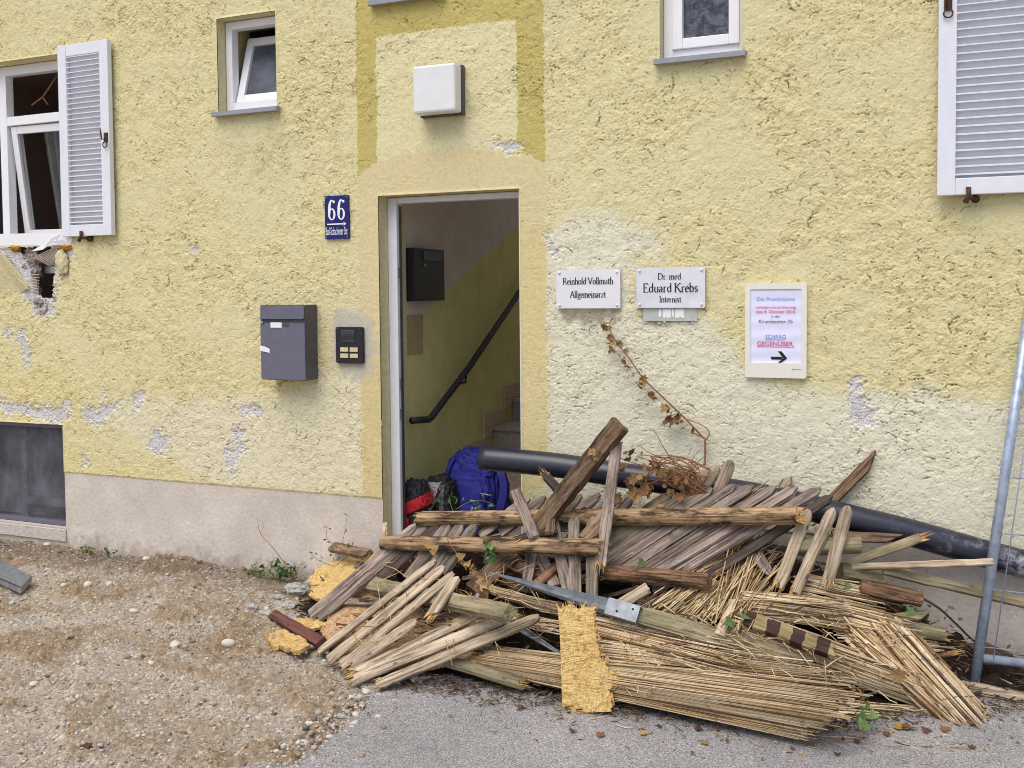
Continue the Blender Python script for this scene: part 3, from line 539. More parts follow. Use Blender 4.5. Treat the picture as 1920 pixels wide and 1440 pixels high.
# door frame and stairwell ------------------------------------------------
a, b, c, d = OPEN['door']; mb = MB()
mb.box((a+.001, .09, c), (a+.058, .15, d-.003), bev=.004); mb.box((b-.058, .015, c), (b+.002, .075, d-.003), bev=.004) if False else mb.box((b-.014, .012, c), (b-.002, .06, d-.003), bev=.003)
mb.box((a+.058, .092, d-.036), (b-.014, .148, d-.003), bev=.004); df = mb.build('door_frame', M['white'], house)
mb = MB(); mb.box((a+.0585, .115, c), (a+.0605, .145, d-.046)); 
for z in (.95, 1.12, 1.75): mb.box((a+.059, .1, z), (a+.068, .104, z+.06))
mb.build('door_seal', M['boxside'], df)
n = NT('stairwell_paint'); tc = n.node('ShaderNodeTexCoord'); sx = n.node('ShaderNodeSeparateXYZ'); n.link(tc.outputs['Object'], sx.inputs[0])
dl = n.math('ADD', n.math('MULTIPLY', n.math('MAXIMUM', n.math('SUBTRACT', sx.outputs['Y'], .53), 0.), .40), 1.533); dl = n.math('ADD', dl, n.math('MULTIPLY', n.noise(20, 3, .5, n.coord()), .004))
up = n.math('GREATER_THAN', sx.outputs['Z'], dl); f = n.noise(7, 6, .65, n.coord())
n.base(n.mix(up, n.ramp(f, [(.3, c8(208, 200, 136)), (.7, c8(224, 217, 158))]), n.ramp(f, [(.3, c8(206, 194, 190)), (.7, c8(222, 212, 208))]))); n.bump(n.noise(90, 5, .6, n.coord()), .003); M['stairwell'] = n.m
SX = -2.72
mb = MB(); RX = -1.3; YB = 4.6; ZC = 3.15
ZH = 3.45; q(mb, (SX, .301, -.05), (SX, YB, -.05), (SX, YB, ZH), (SX, .301, ZH)); q(mb, (RX, .301, -.05), (RX, .301, ZH), (RX, YB, ZH), (RX, YB, -.05)); q(mb, (SX, YB, -.05), (RX, YB, -.05), (RX, YB, 1.55), (SX, YB, 1.55)); q(mb, (SX, YB, 3.4), (RX, YB, 3.4), (RX, YB, ZH), (SX, YB, ZH)); q(mb, (SX, .301, ZC), (SX, 1.3, ZC), (RX, 1.3, ZC), (RX, .301, ZC)); q(mb, (SX, 1.3, ZC), (SX, 1.3, ZH), (RX, 1.3, ZH), (RX, 1.3, ZC))  # ceiling and back wall left open, an unseen addition letting daylight onto the stairs
q(mb, (b, .301, -.05), (b, .301, ZC), (RX, .301, ZC), (RX, .301, -.05)); q(mb, (SX, .301, d), (b, .301, d), (b, .301, ZC), (SX, .301, ZC)); mb.build('stairwell_wall', M['stairwell'], house)
mb = MB(); steps = [(.47, .21), (.84, .38), (1.21, .545), (1.58, .712), (1.95, .875), (2.31, 1.04), (2.67, 1.2), (3.03, 1.37)]
mb.box((SX+.002, .005, -.04), (RX-.002, YB-.01, .095))
for i, (y, z) in enumerate(steps):
    yn = steps[i+1][0] if i+1 < len(steps) else YB-.02
    mb.box((SX+.003, y, .096), (RX-.003, yn-.001, z-.03)); mb.box((SX+.003, y-.025, z-.029), (RX-.003, yn-.001, z), bev=.006)
sc = mb.build('staircase', M['concrete'], house)
mb = MB()
for i, (y, z) in enumerate(steps):
    yn = steps[i+1][0] if i+1 < len(steps) else YB-.02; zn = steps[i+1][1] if i+1 < len(steps) else z
    mb.box((SX+.001, y-.17, z+.003), (SX+.016, yn-.002-.17, z+.11), bev=.002); mb.box((SX+.001, y-.17, z-.065), (SX+.0155, y-.03, z+.0), bev=.002)
mb.build('skirting_tile', M['tile'], sc)
mb = MB(); hp = [(SX+.07, .25, .925), (SX+.07, .46, .905), (SX+.07, .5, .915), (SX+.07, 1.054, 1.18), (SX+.07, 2.126, 1.76), (SX+.07, 3.4, 2.45)]; mb.tube(hp, .021, 10); hr = mb.build('handrail', M['black'], house)
for y, z in ((1.0, 1.14), (2.05, 1.71), (2.9, 2.16)):
    mb = MB(); mb.tube([(SX+.07, y, z-.01), (SX+.065, y, z-.06), (SX+.002, y, z-.07)], .007); mb.tube([(SX+.002, y, z-.07), (SX+.008, y, z-.07)], .025, 10); mb.build('bracket', M['black'], hr)
mb = MB(); mb.box((SX+.001, .305, 1.30), (SX+.004, .528, 1.535)); mb.build('wall_patch', simple('beige_wallpaper_patch', c8(182, 158, 122), .9, noise_amt=.12, nscale=30), house)
t = thing('letterbox', (SX, .48, 1.62), 'black letterbox with a card window on the stairwell wall inside', 'letterbox')
mb = MB(); mb.box((SX+.003, .31, 1.618), (SX+.07, .70, 1.93), bev=.004); mb.build('case', M['black'], t); mb = MB(); mb.box((SX+.071, .42, 1.86), (SX+.076, .68, 1.915)); mb.build('card_window', M['boxside'], t); mb = MB(); mb.tube([(SX+.07, .43, 1.83), (SX+.078, .43, 1.83)], .008, 10); mb.build('lock', M['galvdull'], t)

# ================================================================== things on the wall
def rrect(cx, cz, w_, h_, r, y, n=5):
    pts = []
    for (sx_, sz_, a0) in ((1, 1, 0), (-1, 1, 90), (-1, -1, 180), (1, -1, 270)):
        for k in range(n+1): t = math.radians(a0+90*k/n); pts.append(Vector((cx+sx_*(w_/2-r)+r*math.cos(t), y, cz+sz_*(h_/2-r)+r*math.sin(t))))
    return pts
def text(body, cx, cz, height, y, mat, parent, sx_=1., bold=0., name='lettering', align='CENTER', fit=None):
    cu = bpy.data.curves.new('t', 'FONT'); cu.body = body; cu.align_x = align; cu.size = 1; cu.offset = bold; cu.extrude = 0.0
    o = bpy.data.objects.new('t', cu); COL.objects.link(o); dg = bpy.context.evaluated_depsgraph_get(); me = bpy.data.meshes.new_from_object(o.evaluated_get(dg)); bpy.data.objects.remove(o)
    vs = [v.co for v in me.vertices]; x0 = min(v.x for v in vs); x1 = max(v.x for v in vs); sc = height/.73
    kx = fit/((x1-x0)*1.) if fit else sc*sx_
    for v in me.vertices: v.co = Vector((cx+(v.co.x-(x0+x1)/2)*kx, y, cz+v.co.y*sc))
    me.materials.clear(); me.materials.append(mat); me.name = name
    return link(name, me, parent)
def screws(parent, pts, y, mat, r=.006, name='screw', d=.004):
    for x, z in pts: mb = MB(); mb.tube([(x, y, z), (x, y-d, z)], r, 10); mb.build(name, mat, parent)
# house number
p0, p1 = W(612, 369), W(658, 447); cx_, cz_ = (p0.x+p1.x)/2, (p0.z+p1.z)/2; w_, h_ = .156, .243
t = thing('house_number_sign', (cx_, 0, cz_), 'blue enamel house number sign reading 66 with a white arrow', 'sign')
mb = MB(); mb.prism(rrect(cx_, cz_, w_, h_, .004, -.02), Vector((0, .024, 0))); mb.build('plate', M['blue'], t)
def six(cx, cz, h, y):       # condensed bold numeral
    mb = MB(); w = h*.42; n_ = 28
    def ring(ccx, ccz, rx, rz, tx, tz):
        vs = []
        for k in range(n_): a_ = 2*math.pi*k/n_; vs += [(ccx+rx*math.cos(a_), y, ccz+rz*math.sin(a_)), (ccx+(rx-tx)*math.cos(a_), y, ccz+(rz-tz)*math.sin(a_))]
        mb.add(vs, [(2*k, (2*k+2) % (2*n_), (2*k+3) % (2*n_), 2*k+1) for k in range(n_)])
    ring(cx, cz-h*.21, w/2, h*.29, w*.27, h*.055)
    # stem sweeping up from the bowl's left side
    o_ = []; i_ = []
    for k in range(13): a_ = math.radians(182-k*9.6); o_.append((cx+w*.0+w/2*math.cos(a_), y-.0004, cz-h*.02+h*.52*math.sin(a_))); i_.append((cx+w*.05+(w/2-w*.30)*math.cos(a_), y-.0004, cz-h*.04+h*.475*math.sin(a_)))
    o_ = [(cx-w/2, y-.0004, cz-h*.25)]+o_; i_ = [(cx-w/2+w*.27, y-.0004, cz-h*.25)]+i_
    mb.add(o_+i_, [(k, k+1, len(o_)+k+1, len(o_)+k) for k in range(len(o_)-1)])
    mb.tube([(cx+w*.3, y, cz+h*.38), (cx+w*.3, y-.001, cz+h*.38)], h*.075, 12)
    return mb
for dx in (-.031, .031): six(cx_+dx, cz_+.042, .115, -.0215).build('numeral', M['whiteink'], t)
mb = MB(); zz = cz_-.038; mb.box((cx_-.062, -.0215, zz-.0035), (cx_+.05, -.0205, zz+.0035)); mb.add([(cx_+.045, -.0215, zz+.011), (cx_+.064, -.0215, zz), (cx_+.045, -.0215, zz-.011)], [(0, 1, 2)]); mb.build('arrow', M['whiteink'], t)
text('Bad-Schachener Str.', cx_, cz_-.098, .046, -.0215, M['whiteink'], t, bold=.0, fit=.146)
screws(t, [(cx_+sx*.068, cz_+sz*.111) for sx in (-1, 1) for sz in (-1, 1)], -.0205, M['galvdull'], .004)
# wall lamp
t = thing('wall_lamp', W(822, 168), 'square white wall lamp above the doorway', 'lamp')
L0, L1 = W(783, 123, -.12), W(847, 209, -.12); zc = (L0.z+L1.z)/2; xc = (W(782, 166, -.12).x+W(846, 166, -.12).x)/2; hw = (L0.z-L1.z)/2
mb = MB(); mb.box((xc-hw, -.04, zc-hw*1.02), (xc+hw, -.005, zc+hw*1.02), bev=.006); mb.build('base', M['boxside'], t); mb = MB(); mb.box((xc-hw*.97, -.125, zc-hw*.97), (xc+hw*.97, -.041, zc+hw*.97), bev=.012); mb.build('lamp_shade', M['lampwhite'], t)
# mailbox
yF = -.135; A_, B_ = W(486, 573, yF), W(574, 712, yF); xa = W(488, 640, yF).x; xb = W(572, 640, yF).x; za = W(530, 713, yF).z; zb = W(530, 572, yF).z
t = thing('mailbox', (xa, 0, za), 'slate grey mailbox with torn white tape on its front', 'mailbox')
mb = MB(); mb.box((xa, yF+.006, za), (xb, -.012, zb), bev=.003); mb.build('case', M['boxside'], t)
mb = MB(); mb.box((xa+.002, yF, za+.003), (xb-.002, yF+.0055, zb-.1), bev=.002); mb.build('door', M['box'], t)
mb = MB(); mb.box((xa+.004, yF-.002, zb-.075), (xb-.004, yF+.0055, zb-.008), bev=.002); mb.box((xa+.006, yF-.012, zb-.079), (xb-.006, yF+.003, zb-.072), bev=.002); mb.build('flap', M['box'], t)
mb = MB(); mb.tube([(xa+.018, yF, zb-.1), (xa+.018, yF-.006, zb-.1)], .008, 12); mb.build('lock', M['galvdull'], t)
mb = MB(); mb.box((xa+.075, yF-.003, zb-.128), (xa+.15, yF-.0005, zb-.098)); mb.build('name_tag', M['whiteink'], t); mb = MB(); mb.box((xa+.158, yF-.003, zb-.12), (xa+.195, yF-.0005, zb-.104)); mb.build('name_window', M['boxside'], t)
mb = MB(); vs = [(xa-.002, yF-.003, zb-.232), (xa+.03, yF-.006, zb-.235), (xa+.066, yF-.003, zb-.25), (xa+.064, yF-.003, zb-.275), (xa+.05, yF-.005, zb-.268), (xa-.002, yF-.003, zb-.262)]; mb.prism([Vector(v) for v in vs], Vector((0, .002, 0))); mb.build('tape', M['whiteink'], t)
for z in (.03, .2, .33): mb = MB(); mb.tube([(xb, -.09, za+z), (xb+.003, -.09, za+z)], .004, 8); mb.build('rivet', M['galvdull'], t)
# intercom
p0, p1 = W(629, 613, -.03), W(680, 682, -.03); xc, zc = (p0.x+p1.x)/2, (p0.z+p1.z)/2; w_, h_ = p1.x-p0.x, p0.z-p1.z
t = thing('intercom_panel', (xc, 0, zc), 'black intercom panel with four name buttons left of the doorway', 'intercom')
mb = MB(); mb.prism(rrect(xc, zc, w_, h_, .012, -.03), Vector((0, .034, 0))); mb.build('housing', M['black'], t)
mb = MB(); 
for i in range(11): mb.box((xc-w_*.27, -.034, zc+h_*.1+i*.0062), (xc+w_*.22, -.0305, zc+h_*.1+i*.0062+.003))
mb.box((xc-w_*.3, -.036, zc+h_*.395), (xc+w_*.25, -.0305, zc+h_*.42)); mb.build('speaker_grille', M['boxside'], t)
for i in (0, 1):
    for j in (0, 1):
        mb = MB(); x = xc-w_*.17+i*w_*.36; z = zc-h_*.12-j*h_*.17; mb.box((x-w_*.15, -.036, z-h_*.06), (x+w_*.15, -.031, z+h_*.06), bev=.002); bt = mb.build('button', M['cardlabel'], t)
screws(t, [(xc+sx*w_*.42, zc+sz*h_*.44) for sx in (-1, 1) for sz in (-1, 1)], -.03, M['boxside'], .004)

# skeleton serif lettering drawn with a broad nib
def arc(cx, cz, rx, rz, a0, a1, n=10): return [(cx+rx*math.cos(math.radians(a0+(a1-a0)*k/n)), cz+rz*math.sin(math.radians(a0+(a1-a0)*k/n))) for k in range(n+1)]
XH = .62
GL = {  # letter: (advance, strokes); cap height 1
 'R': (.72, [[(.12, 0), (.12, 1)], [(.12, 1)]+arc(.3, .74, .22, .26, 90, -90)+[(.12, .48)], [(.3, .48), (.68, 0)]]), 'V': (.76, [[(.04, 1), (.38, 0)], [(.38, 0), (.7, 1)]]), 'A': (.74, [[(.04, 0), (.37, 1)], [(.37, 1), (.7, 0)], [(.17, .36), (.56, .36)]]),
 'D': (.82, [[(.12, 0), (.12, 1)], [(.12, 1)]+arc(.28, .5, .44, .5, 90, -90)+[(.12, 0)]]), 'E': (.62, [[(.12, 0), (.12, 1)], [(.12, 1), (.54, 1), (.54, .88)], [(.12, .52), (.44, .52)], [(.12, 0), (.56, 0), (.58, .14)]]), 'K': (.74, [[(.12, 0), (.12, 1)], [(.6, 1), (.14, .5)], [(.26, .6), (.7, 0)]]), 'I': (.3, [[(.15, 0), (.15, 1)]]),
 'e': (.46, [[(.08, .36), (.4, .36)]+arc(.24, .31, .17, .31, 10, 310, 16)]), 'i': (.26, [[(.13, 0), (.13, XH)], [(.06, .86), (.18, .93)]]), 'n': (.56, [[(.12, 0), (.12, XH)], arc(.28, .42, .17, .2, 170, 0)+[(.45, 0)]]), 'h': (.56, [[(.12, 0), (.12, 1.06)], arc(.28, .42, .17, .2, 170, 0)+[(.45, 0)]]),
 'o': (.54, [arc(.27, .31, .2, .31, 0, 360, 20)]), 'l': (.26, [[(.13, 0), (.13, 1.06)]]), 'd': (.56, [[(.44, 0), (.44, 1.06)], arc(.27, .31, .18, .31, 20, 340, 16)]), 'm': (.84, [[(.12, 0), (.12, XH)], arc(.27, .42, .15, .2, 170, 0)+[(.42, 0)], arc(.57, .42, .15, .2, 170, 0)+[(.72, 0)]]), 'u': (.56, [[(.12, XH), (.12, .18)]+arc(.27, .2, .16, .2, 190, 340), [(.45, XH), (.45, 0)]]),
 't': (.34, [[(.16, .8), (.16, .12)]+arc(.25, .1, .09, .1, 190, 330, 5), [(.04, XH), (.3, XH)]]), 'g': (.5, [arc(.24, .42, .16, .2, 0, 360, 14), [(.18, .23), (.14, .08), (.36, .02), (.42, -.12)]+arc(.25, -.16, .18, .14, 10, -200, 10), [(.36, .58), (.48, .6)]]), 'a': (.46, [arc(.2, .44, .14, .18, 150, 0, 7)+[(.34, 0)], arc(.2, .16, .13, .16, 60, 330, 10)]),
 'r': (.4, [[(.12, 0), (.12, XH)], arc(.27, .42, .14, .19, 160, 60, 6)]), 'z': (.46, [[(.06, XH), (.4, XH), (.06, 0), (.42, 0)]]), 's': (.4, [arc(.2, .46, .12, .16, 30, 250, 8)+arc(.2, .16, .13, .16, 80, -150, 9)]), 'b': (.54, [[(.1, 1.06), (.1, 0)], arc(.27, .31, .18, .31, 160, -160, 16)]), '.': (.22, [[(.06, .04), (.16, .09)]]), ' ': (.26, [])}
SERIF = {'R': [(.12, 0), (.12, 1)], 'V': [(.06, 1), (.68, 1)], 'A': [(.06, 0), (.68, 0)], 'D': [(.12, 0), (.12, 1)], 'E': [(.12, 0), (.12, 1)], 'K': [(.12, 0), (.12, 1), (.62, 1), (.68, 0)], 'I': [(.15, 0), (.15, 1)], 'i': [(.13, 0)], 'n': [(.12, 0), (.45, 0)], 'h': [(.12, 0), (.45, 0)], 'l': [(.13, 0)], 'm': [(.12, 0), (.42, 0), (.72, 0)], 'r': [(.12, 0)]}
def serif(body, cx, cz, cap, y, mat, parent, width=None):
    tot = sum(GL[ch][0] for ch in body); kx = (width/tot) if width else cap; mb = MB(); x = cx-tot*kx/2; k = 0
    def rib(pts):
        nonlocal k
        vs = []; n_ = len(pts)
        for i, p in enumerate(pts):
            a_, b_ = pts[max(0, i-1)], pts[min(n_-1, i+1)]; d = Vector((b_[0]-a_[0], b_[1]-a_[1])); d = d.normalized() if d.length else Vector((1, 0))
            w_ = (.022+.05*abs(d.x*math.sin(math.radians(20))-d.y*math.cos(math.radians(20))))*cap; nx_, nz_ = -d.y*w_, d.x*w_
            yy = y-k*.00002
            vs += [(x+p[0]*kx+nx_, yy, cz+p[1]*cap+nz_), (x+p[0]*kx-nx_, yy, cz+p[1]*cap-nz_)]
        k += 1; mb.add(vs, [(2*i, 2*i+2, 2*i+3, 2*i+1) for i in range(n_-1)])
    for ch in body:
        adv, st = GL[ch]
        for s_ in st: rib(s_)
        for (sx_, sz_) in SERIF.get(ch, []): rib([(sx_-.11, sz_), (sx_+.11, sz_)])
        x += adv*kx
    return mb.build('lettering', mat, parent)
def plate(c0, c1, label, mat):
    p0, p1 = W(*c0, -.025), W(*c1, -.025); xc, zc = (p0.x+p1.x)/2, (p0.z+p1.z)/2; w_, h_ = p1.x-p0.x, p0.z-p1.z
    t = thing('doctor_sign', (xc, 0, zc), label, 'sign'); mb = MB(); mb.prism(rrect(xc, zc, w_, h_, .008, -.025), Vector((0, .008, 0))); mb.build('plate', mat, t)
    screws(t, [(xc+sx*w_*.45, zc+sz*h_*.42) for sx in (-1, 1) for sz in (-1, 1)], -.0255, M['plate'], .0065)
    screws(t, [(xc+sx*w_*.45, zc+sz*h_*.42) for sx in (-1, 1) for sz in (-1, 1)], .004, M['galvdull'], .008, 'spacer', .021)
    return t, xc, zc, w_, h_
t, xc, zc, w_, h_ = plate((1043, 506), (1163, 578), 'white acrylic doctor sign reading Reinhold Vollmuth, nearer the doorway', M['plate'])
serif('Reinhold Vollmuth', xc, zc+h_*.12, h_*.165, -.0265, M['ink'], t, w_*.79); serif('Allgemeinarzt', xc, zc-h_*.22, h_*.165, -.0265, M['ink'], t, w_*.56)
t, xc, zc, w_, h_ = plate((1193, 502), (1322, 577), 'white smudged doctor sign reading Eduard Krebs above an old plate', M['plate2'])
serif('Dr. med.', xc, zc+h_*.2, h_*.15, -.0265, M['ink'], t, w_*.36); serif('Eduard Krebs', xc, zc-h_*.11, h_*.21, -.0265, M['ink'], t, w_*.8); serif('Internist', xc, zc-h_*.36, h_*.15, -.0265, M['ink'], t, w_*.32)
mb = MB(); t = thing('old_name_plate', W(1256, 590), 'old greenish plate with torn white sticker remains under the Krebs sign', 'plate')
p0, p1 = W(1206, 572, -.012), W(1307, 602, -.012); mb.prism(rrect((p0.x+p1.x)/2, (p0.z+p1.z)/2, p1.x-p0.x, p0.z-p1.z, .003, -.012), Vector((0, .014, 0))); mb.build('plate', M['oldplate'], t)
mb = MB(); 
for x0, x1 in ((1235, 1240), (1243, 1258), (1260, 1264), (1266, 1282)):
    pp = [W(x0+i*(x1-x0)/5, 579+random.uniform(0, 2), -.014) for i in range(6)]+[W(x1-i*(x1-x0)/5, 596+random.uniform(-3, 2), -.014) for i in range(6)]; mb.prism(pp, Vector((0, .0015, 0)))
mb.build('sticker_remains', M['whiteink'], t)
mb = MB()
for (x, y_) in ((1210, 603), (1237, 605), (1245, 602), (1300, 604), (1306, 600)): mb.tube([W(x, y_, -.006), W(x+random.uniform(-3, 3), y_+5, -.004)], [.009, .004], 7)
mb.build('glue_blob', M['oldplate'], t)
# notice board
p0, p1 = W(1397, 533, -.03), W(1512, 710, -.03); xc, zc = (p0.x+p1.x)/2, (p0.z+p1.z)/2; w_, h_ = p1.x-p0.x, p0.z-p1.z
t = thing('notice_board', (xc, 0, zc), 'ivory framed notice board with a printed paper and a black arrow', 'notice board')
mb = MB(); fr_o = rrect(xc, zc, w_, h_, .012, -.03, 4); iw, ih = w_*.83, h_*.785; icz = zc+h_*.052; fr_i = rrect(xc, icz, iw, ih, .004, -.03, 4); N = len(fr_o)
back_o = [v+Vector((0, .034, 0)) for v in fr_o]; in_b = [v+Vector((0, .008, 0)) for v in fr_i]
mb.add(fr_o+fr_i+back_o+in_b, [(i, (i+1) % N, N+(i+1) % N, N+i) for i in range(N)]+[(i, 2*N+i, 2*N+(i+1) % N, (i+1) % N) for i in range(N)]+[(N+i, N+(i+1) % N, 3*N+(i+1) % N, 3*N+i) for i in range(N)]); mb.build('frame', M['ivoryplate'], t)
mb = MB(); nn = 24; vs = [(xc-iw/2+iw*i/nn, -.0235+.0012*math.sin(j*1.3+.4*math.sin(i*.5)), icz-ih/2+ih*j/nn) for j in range(nn+1) for i in range(nn+1)]
mb.add(vs, [(j*(nn+1)+i, j*(nn+1)+i+1, (j+1)*(nn+1)+i+1, (j+1)*(nn+1)+i) for j in range(nn) for i in range(nn)], 0, True); pp_ = mb.build('paper', M['paper'], t)
ty = -.0252
def line(s, f, hgt, mat, wf, bold=.01): text(s, xc-iw*.0, icz+ih/2-ih*f, hgt*ih, ty, M[mat], pp_, bold=bold, fit=iw*wf)
line('Die Praxisräume', .155, .05, 'ink_cyan', .74, .003); line('befinden sich ab Dienstag', .262, .036, 'ink_pink', .78, .003); line('den 4. Oktober 2016', .325, .042, 'ink_pink', .76, .003); line('in der', .385, .034, 'ink', .18, .003); line('Krumbadstr.35', .462, .052, 'ink', .66, .003)
line('SCHRÄG', .675, .058, 'ink_blue', .4, .004); line('GEGENÜBER.', .768, .062, 'ink_pink', .72, .004)
mb = MB(); z = icz+ih/2-ih*.69; mb.box((xc-iw*.2, ty-.0002, z), (xc+iw*.2, ty, z+.0022)); mb.build('underline', M['ink_blue'], pp_); mb = MB(); z = icz+ih/2-ih*.787; mb.box((xc-iw*.37, ty-.0002, z), (xc+iw*.37, ty, z+.0026)); mb.build('underline', M['ink_pink'], pp_)
mb = MB(); z = icz-ih*.435; k = iw; 
for poly in ([(-.13, .028), (.09, .028), (.09, -.028), (-.13, -.028)], [(.0, .14), (.075, .14), (.185, 0), (.11, .0)], [(.11, 0), (.185, 0), (.055, -.1), (-.0, -.1)]): mb.prism([Vector((xc+x*k+.01, ty, z+y_*k)) for x, y_ in poly], Vector((0, .0006, 0)))
mb.build('arrow', M['ink'], pp_)
mb = MB(); z = zc-h_*.41; mb.box((xc+w_*.27, -.0305, z-.001), (xc+w_*.31, -.0299, z+.004)); mb.box((xc+w_*.32, -.0305, z), (xc+w_*.42, -.0299, z+.0012)); mb.box((xc+w_*.32, -.0305, z+.0025), (xc+w_*.42, -.0299, z+.0037)); mb.build('maker_mark', M['ink_grey'], t)

# ================================================================== GROUND
gx = np.concatenate([-6.6-np.geomspace(.05, 300, 24)[::-1], np.arange(-6.6, 1.4, .0085), 1.4+np.geomspace(.05, 300, 24)])
gy = np.concatenate([-3.0-np.geomspace(.05, 300, 24)[::-1], np.arange(-3.0, .2, .0085), .2+np.geomspace(.05, 300, 20)])
GX, GY = np.meshgrid(gx, gy); gny, gnx = GX.shape
g1 = fnoise(gny, gnx, .0085, .03, .25, 1, 21); g2 = fnoise(gny, gnx, .0085, .2, 1.2, 1.3, 22); g3 = fnoise(gny, gnx, .0085, .01, .05, .6, 23)
# bands of sand running roughly along the wall
gb = fnoise(gny*1, gnx, .0085, .05, .5, 1, 24)
rr = np.random.default_rng(5); warp = GX*.18+g2*.09
sand = .5+.5*np.sin((GY+warp)*9.5+1.2*g2)
sand = np.clip(sand*.6+.2*g2+.16*g1+.12, 0, 1); sand = np.clip((sand-.1)/.85, 0, 1)
inner = ((GX > -6.55) & (GX < 1.35) & (GY > -2.95) & (GY < .1)).astype(float); 
gh = (g2*.009+g1*.005*(.5+1.0*sand)+g3*.0016+sand*.008)*inner
gh += np.clip((GY+.35)/.35, 0, 1)*.03*inner*np.clip((-2.9-GX)/.6, 0, 1)
gh += (1-inner)*-.004
Pg = np.stack([GX, GY, gh-.012], -1)
cs, cg = np.array(c8(152, 132, 106)), np.array(c8(180, 169, 153))
gc = cg*(1-sand[..., None])+cs*sand[..., None]; gc = gc*(1+.09*g3[..., None]+.06*g1[..., None]); 
soilm = np.clip((GY+.32+.06*g1)/.12, 0, 1)*inner; gc = gc*(1-soilm[..., None]*.55)+np.array(c8(104, 86, 68))*soilm[..., None]*.55
gme = grid_mesh('ground', Pg, None, np.clip(gc, .01, 1))
n = NT('gravel_and_sand'); at = n.node('ShaderNodeAttribute', attribute_name='paint'); f = n.noise(120, 6, .8, n.coord()); vo = n.node('ShaderNodeTexVoronoi'); vo.inputs['Scale'].default_value = 95; n.link(n.coord((1, 1, .3)), vo.inputs['Vector'])
vc = n.node('ShaderNodeSeparateColor'); n.link(vo.outputs['Color'], vc.inputs[0])
sp = n.ramp(vc.outputs[0], [(0, (.72, .7, .68)), (.6, (1, 1, 1)), (.86, (1.05, 1.04, 1.03)), (.93, (1.45, 1.5, 1.55))])
n.base(n.mix(.9, n.mix(.8, at.outputs['Color'], n.ramp(f, [(.3, (.76, .75, .74)), (.6, (1.02, 1.02, 1.02))]), 'MULTIPLY'), sp, 'MULTIPLY')); n.bump(n.math('ADD', f, n.math('MULTIPLY', vo.outputs['Distance'], -.9)), .0045, .9); n.p.inputs['Roughness'].default_value = .95
gme.materials.append(n.m); tag(link('ground', gme), kind='structure')
def ground_z(x, y):
    i = min(max(np.searchsorted(gx, x), 0), gnx-1); j = min(max(np.searchsorted(gy, y), 0), gny-1); return float(gh[j, i])-.012
# asphalt sheet
edge = [G(560, 1445), G(612, 1402), G(640, 1378), G(668, 1352), G(690, 1330), G(700, 1310), G(735, 1297)]
edge = [Vector((p.x, p.y, 0)) for p in edge]; poly = [Vector((-4.2, -3.4, 0)), Vector((-3.4, -2.6, 0))]+edge+[Vector((-2.2, -.9, 0)), Vector((-2.75, -.45, 0)), Vector((-2.85, -.05, 0)), Vector((6, -.05, 0)), Vector((14, -.05, 0)), Vector((14, -14, 0)), Vector((-14, -14, 0))]
fine = []
for i, p in enumerate(poly):
    r_ = poly[(i+1) % len(poly)]; k = max(1, int((r_-p).length/.02)) if (r_-p).length < 2 else 1
    for j in range(k): qv = p.lerp(r_, j/k); fine.append(Vector((qv.x+random.uniform(-.012, .012)*(k > 1), qv.y+random.uniform(-.012, .012)*(k > 1), .02+random.uniform(0, .004))))
mb = MB(); mb.prism([Vector((v.x, v.y, .022)) for v in fine], Vector((0, 0, -.05)))
n = NT('old_asphalt'); f = n.noise(150, 4, .8, n.coord()); f2 = n.noise(2.2, 5, .6, n.coord()); vo = n.node('ShaderNodeTexVoronoi'); vo.inputs['Scale'].default_value = 210; n.link(n.coord(), vo.inputs['Vector']); vc = n.node('ShaderNodeSeparateColor'); n.link(vo.outputs['Color'], vc.inputs[0])
n.base(n.mix(.85, n.mix(.9, n.ramp(f2, [(.3, c8(172, 168, 168)), (.7, c8(194, 190, 188))]), n.ramp(vc.outputs[0], [(0, (.5, .5, .5)), (.5, (.95, .95, .95)), (.85, (1.1, 1.1, 1.1)), (1, (1.5, 1.5, 1.5))]), 'MULTIPLY'), n.ramp(f, [(.3, (.6, .6, .6)), (.6, (1.05, 1.05, 1.05))]), 'MULTIPLY')); n.bump(n.math('ADD', f, n.math('MULTIPLY', vo.outputs['Distance'], -.7)), .006, 1); n.p.inputs['Roughness'].default_value = .95
tag(mb.build('asphalt', n.m), kind='structure')
def on_asphalt(x, y):
    return bool(inpoly(np.array([x]), np.array([y]), [(v.x, v.y) for v in poly])[0])

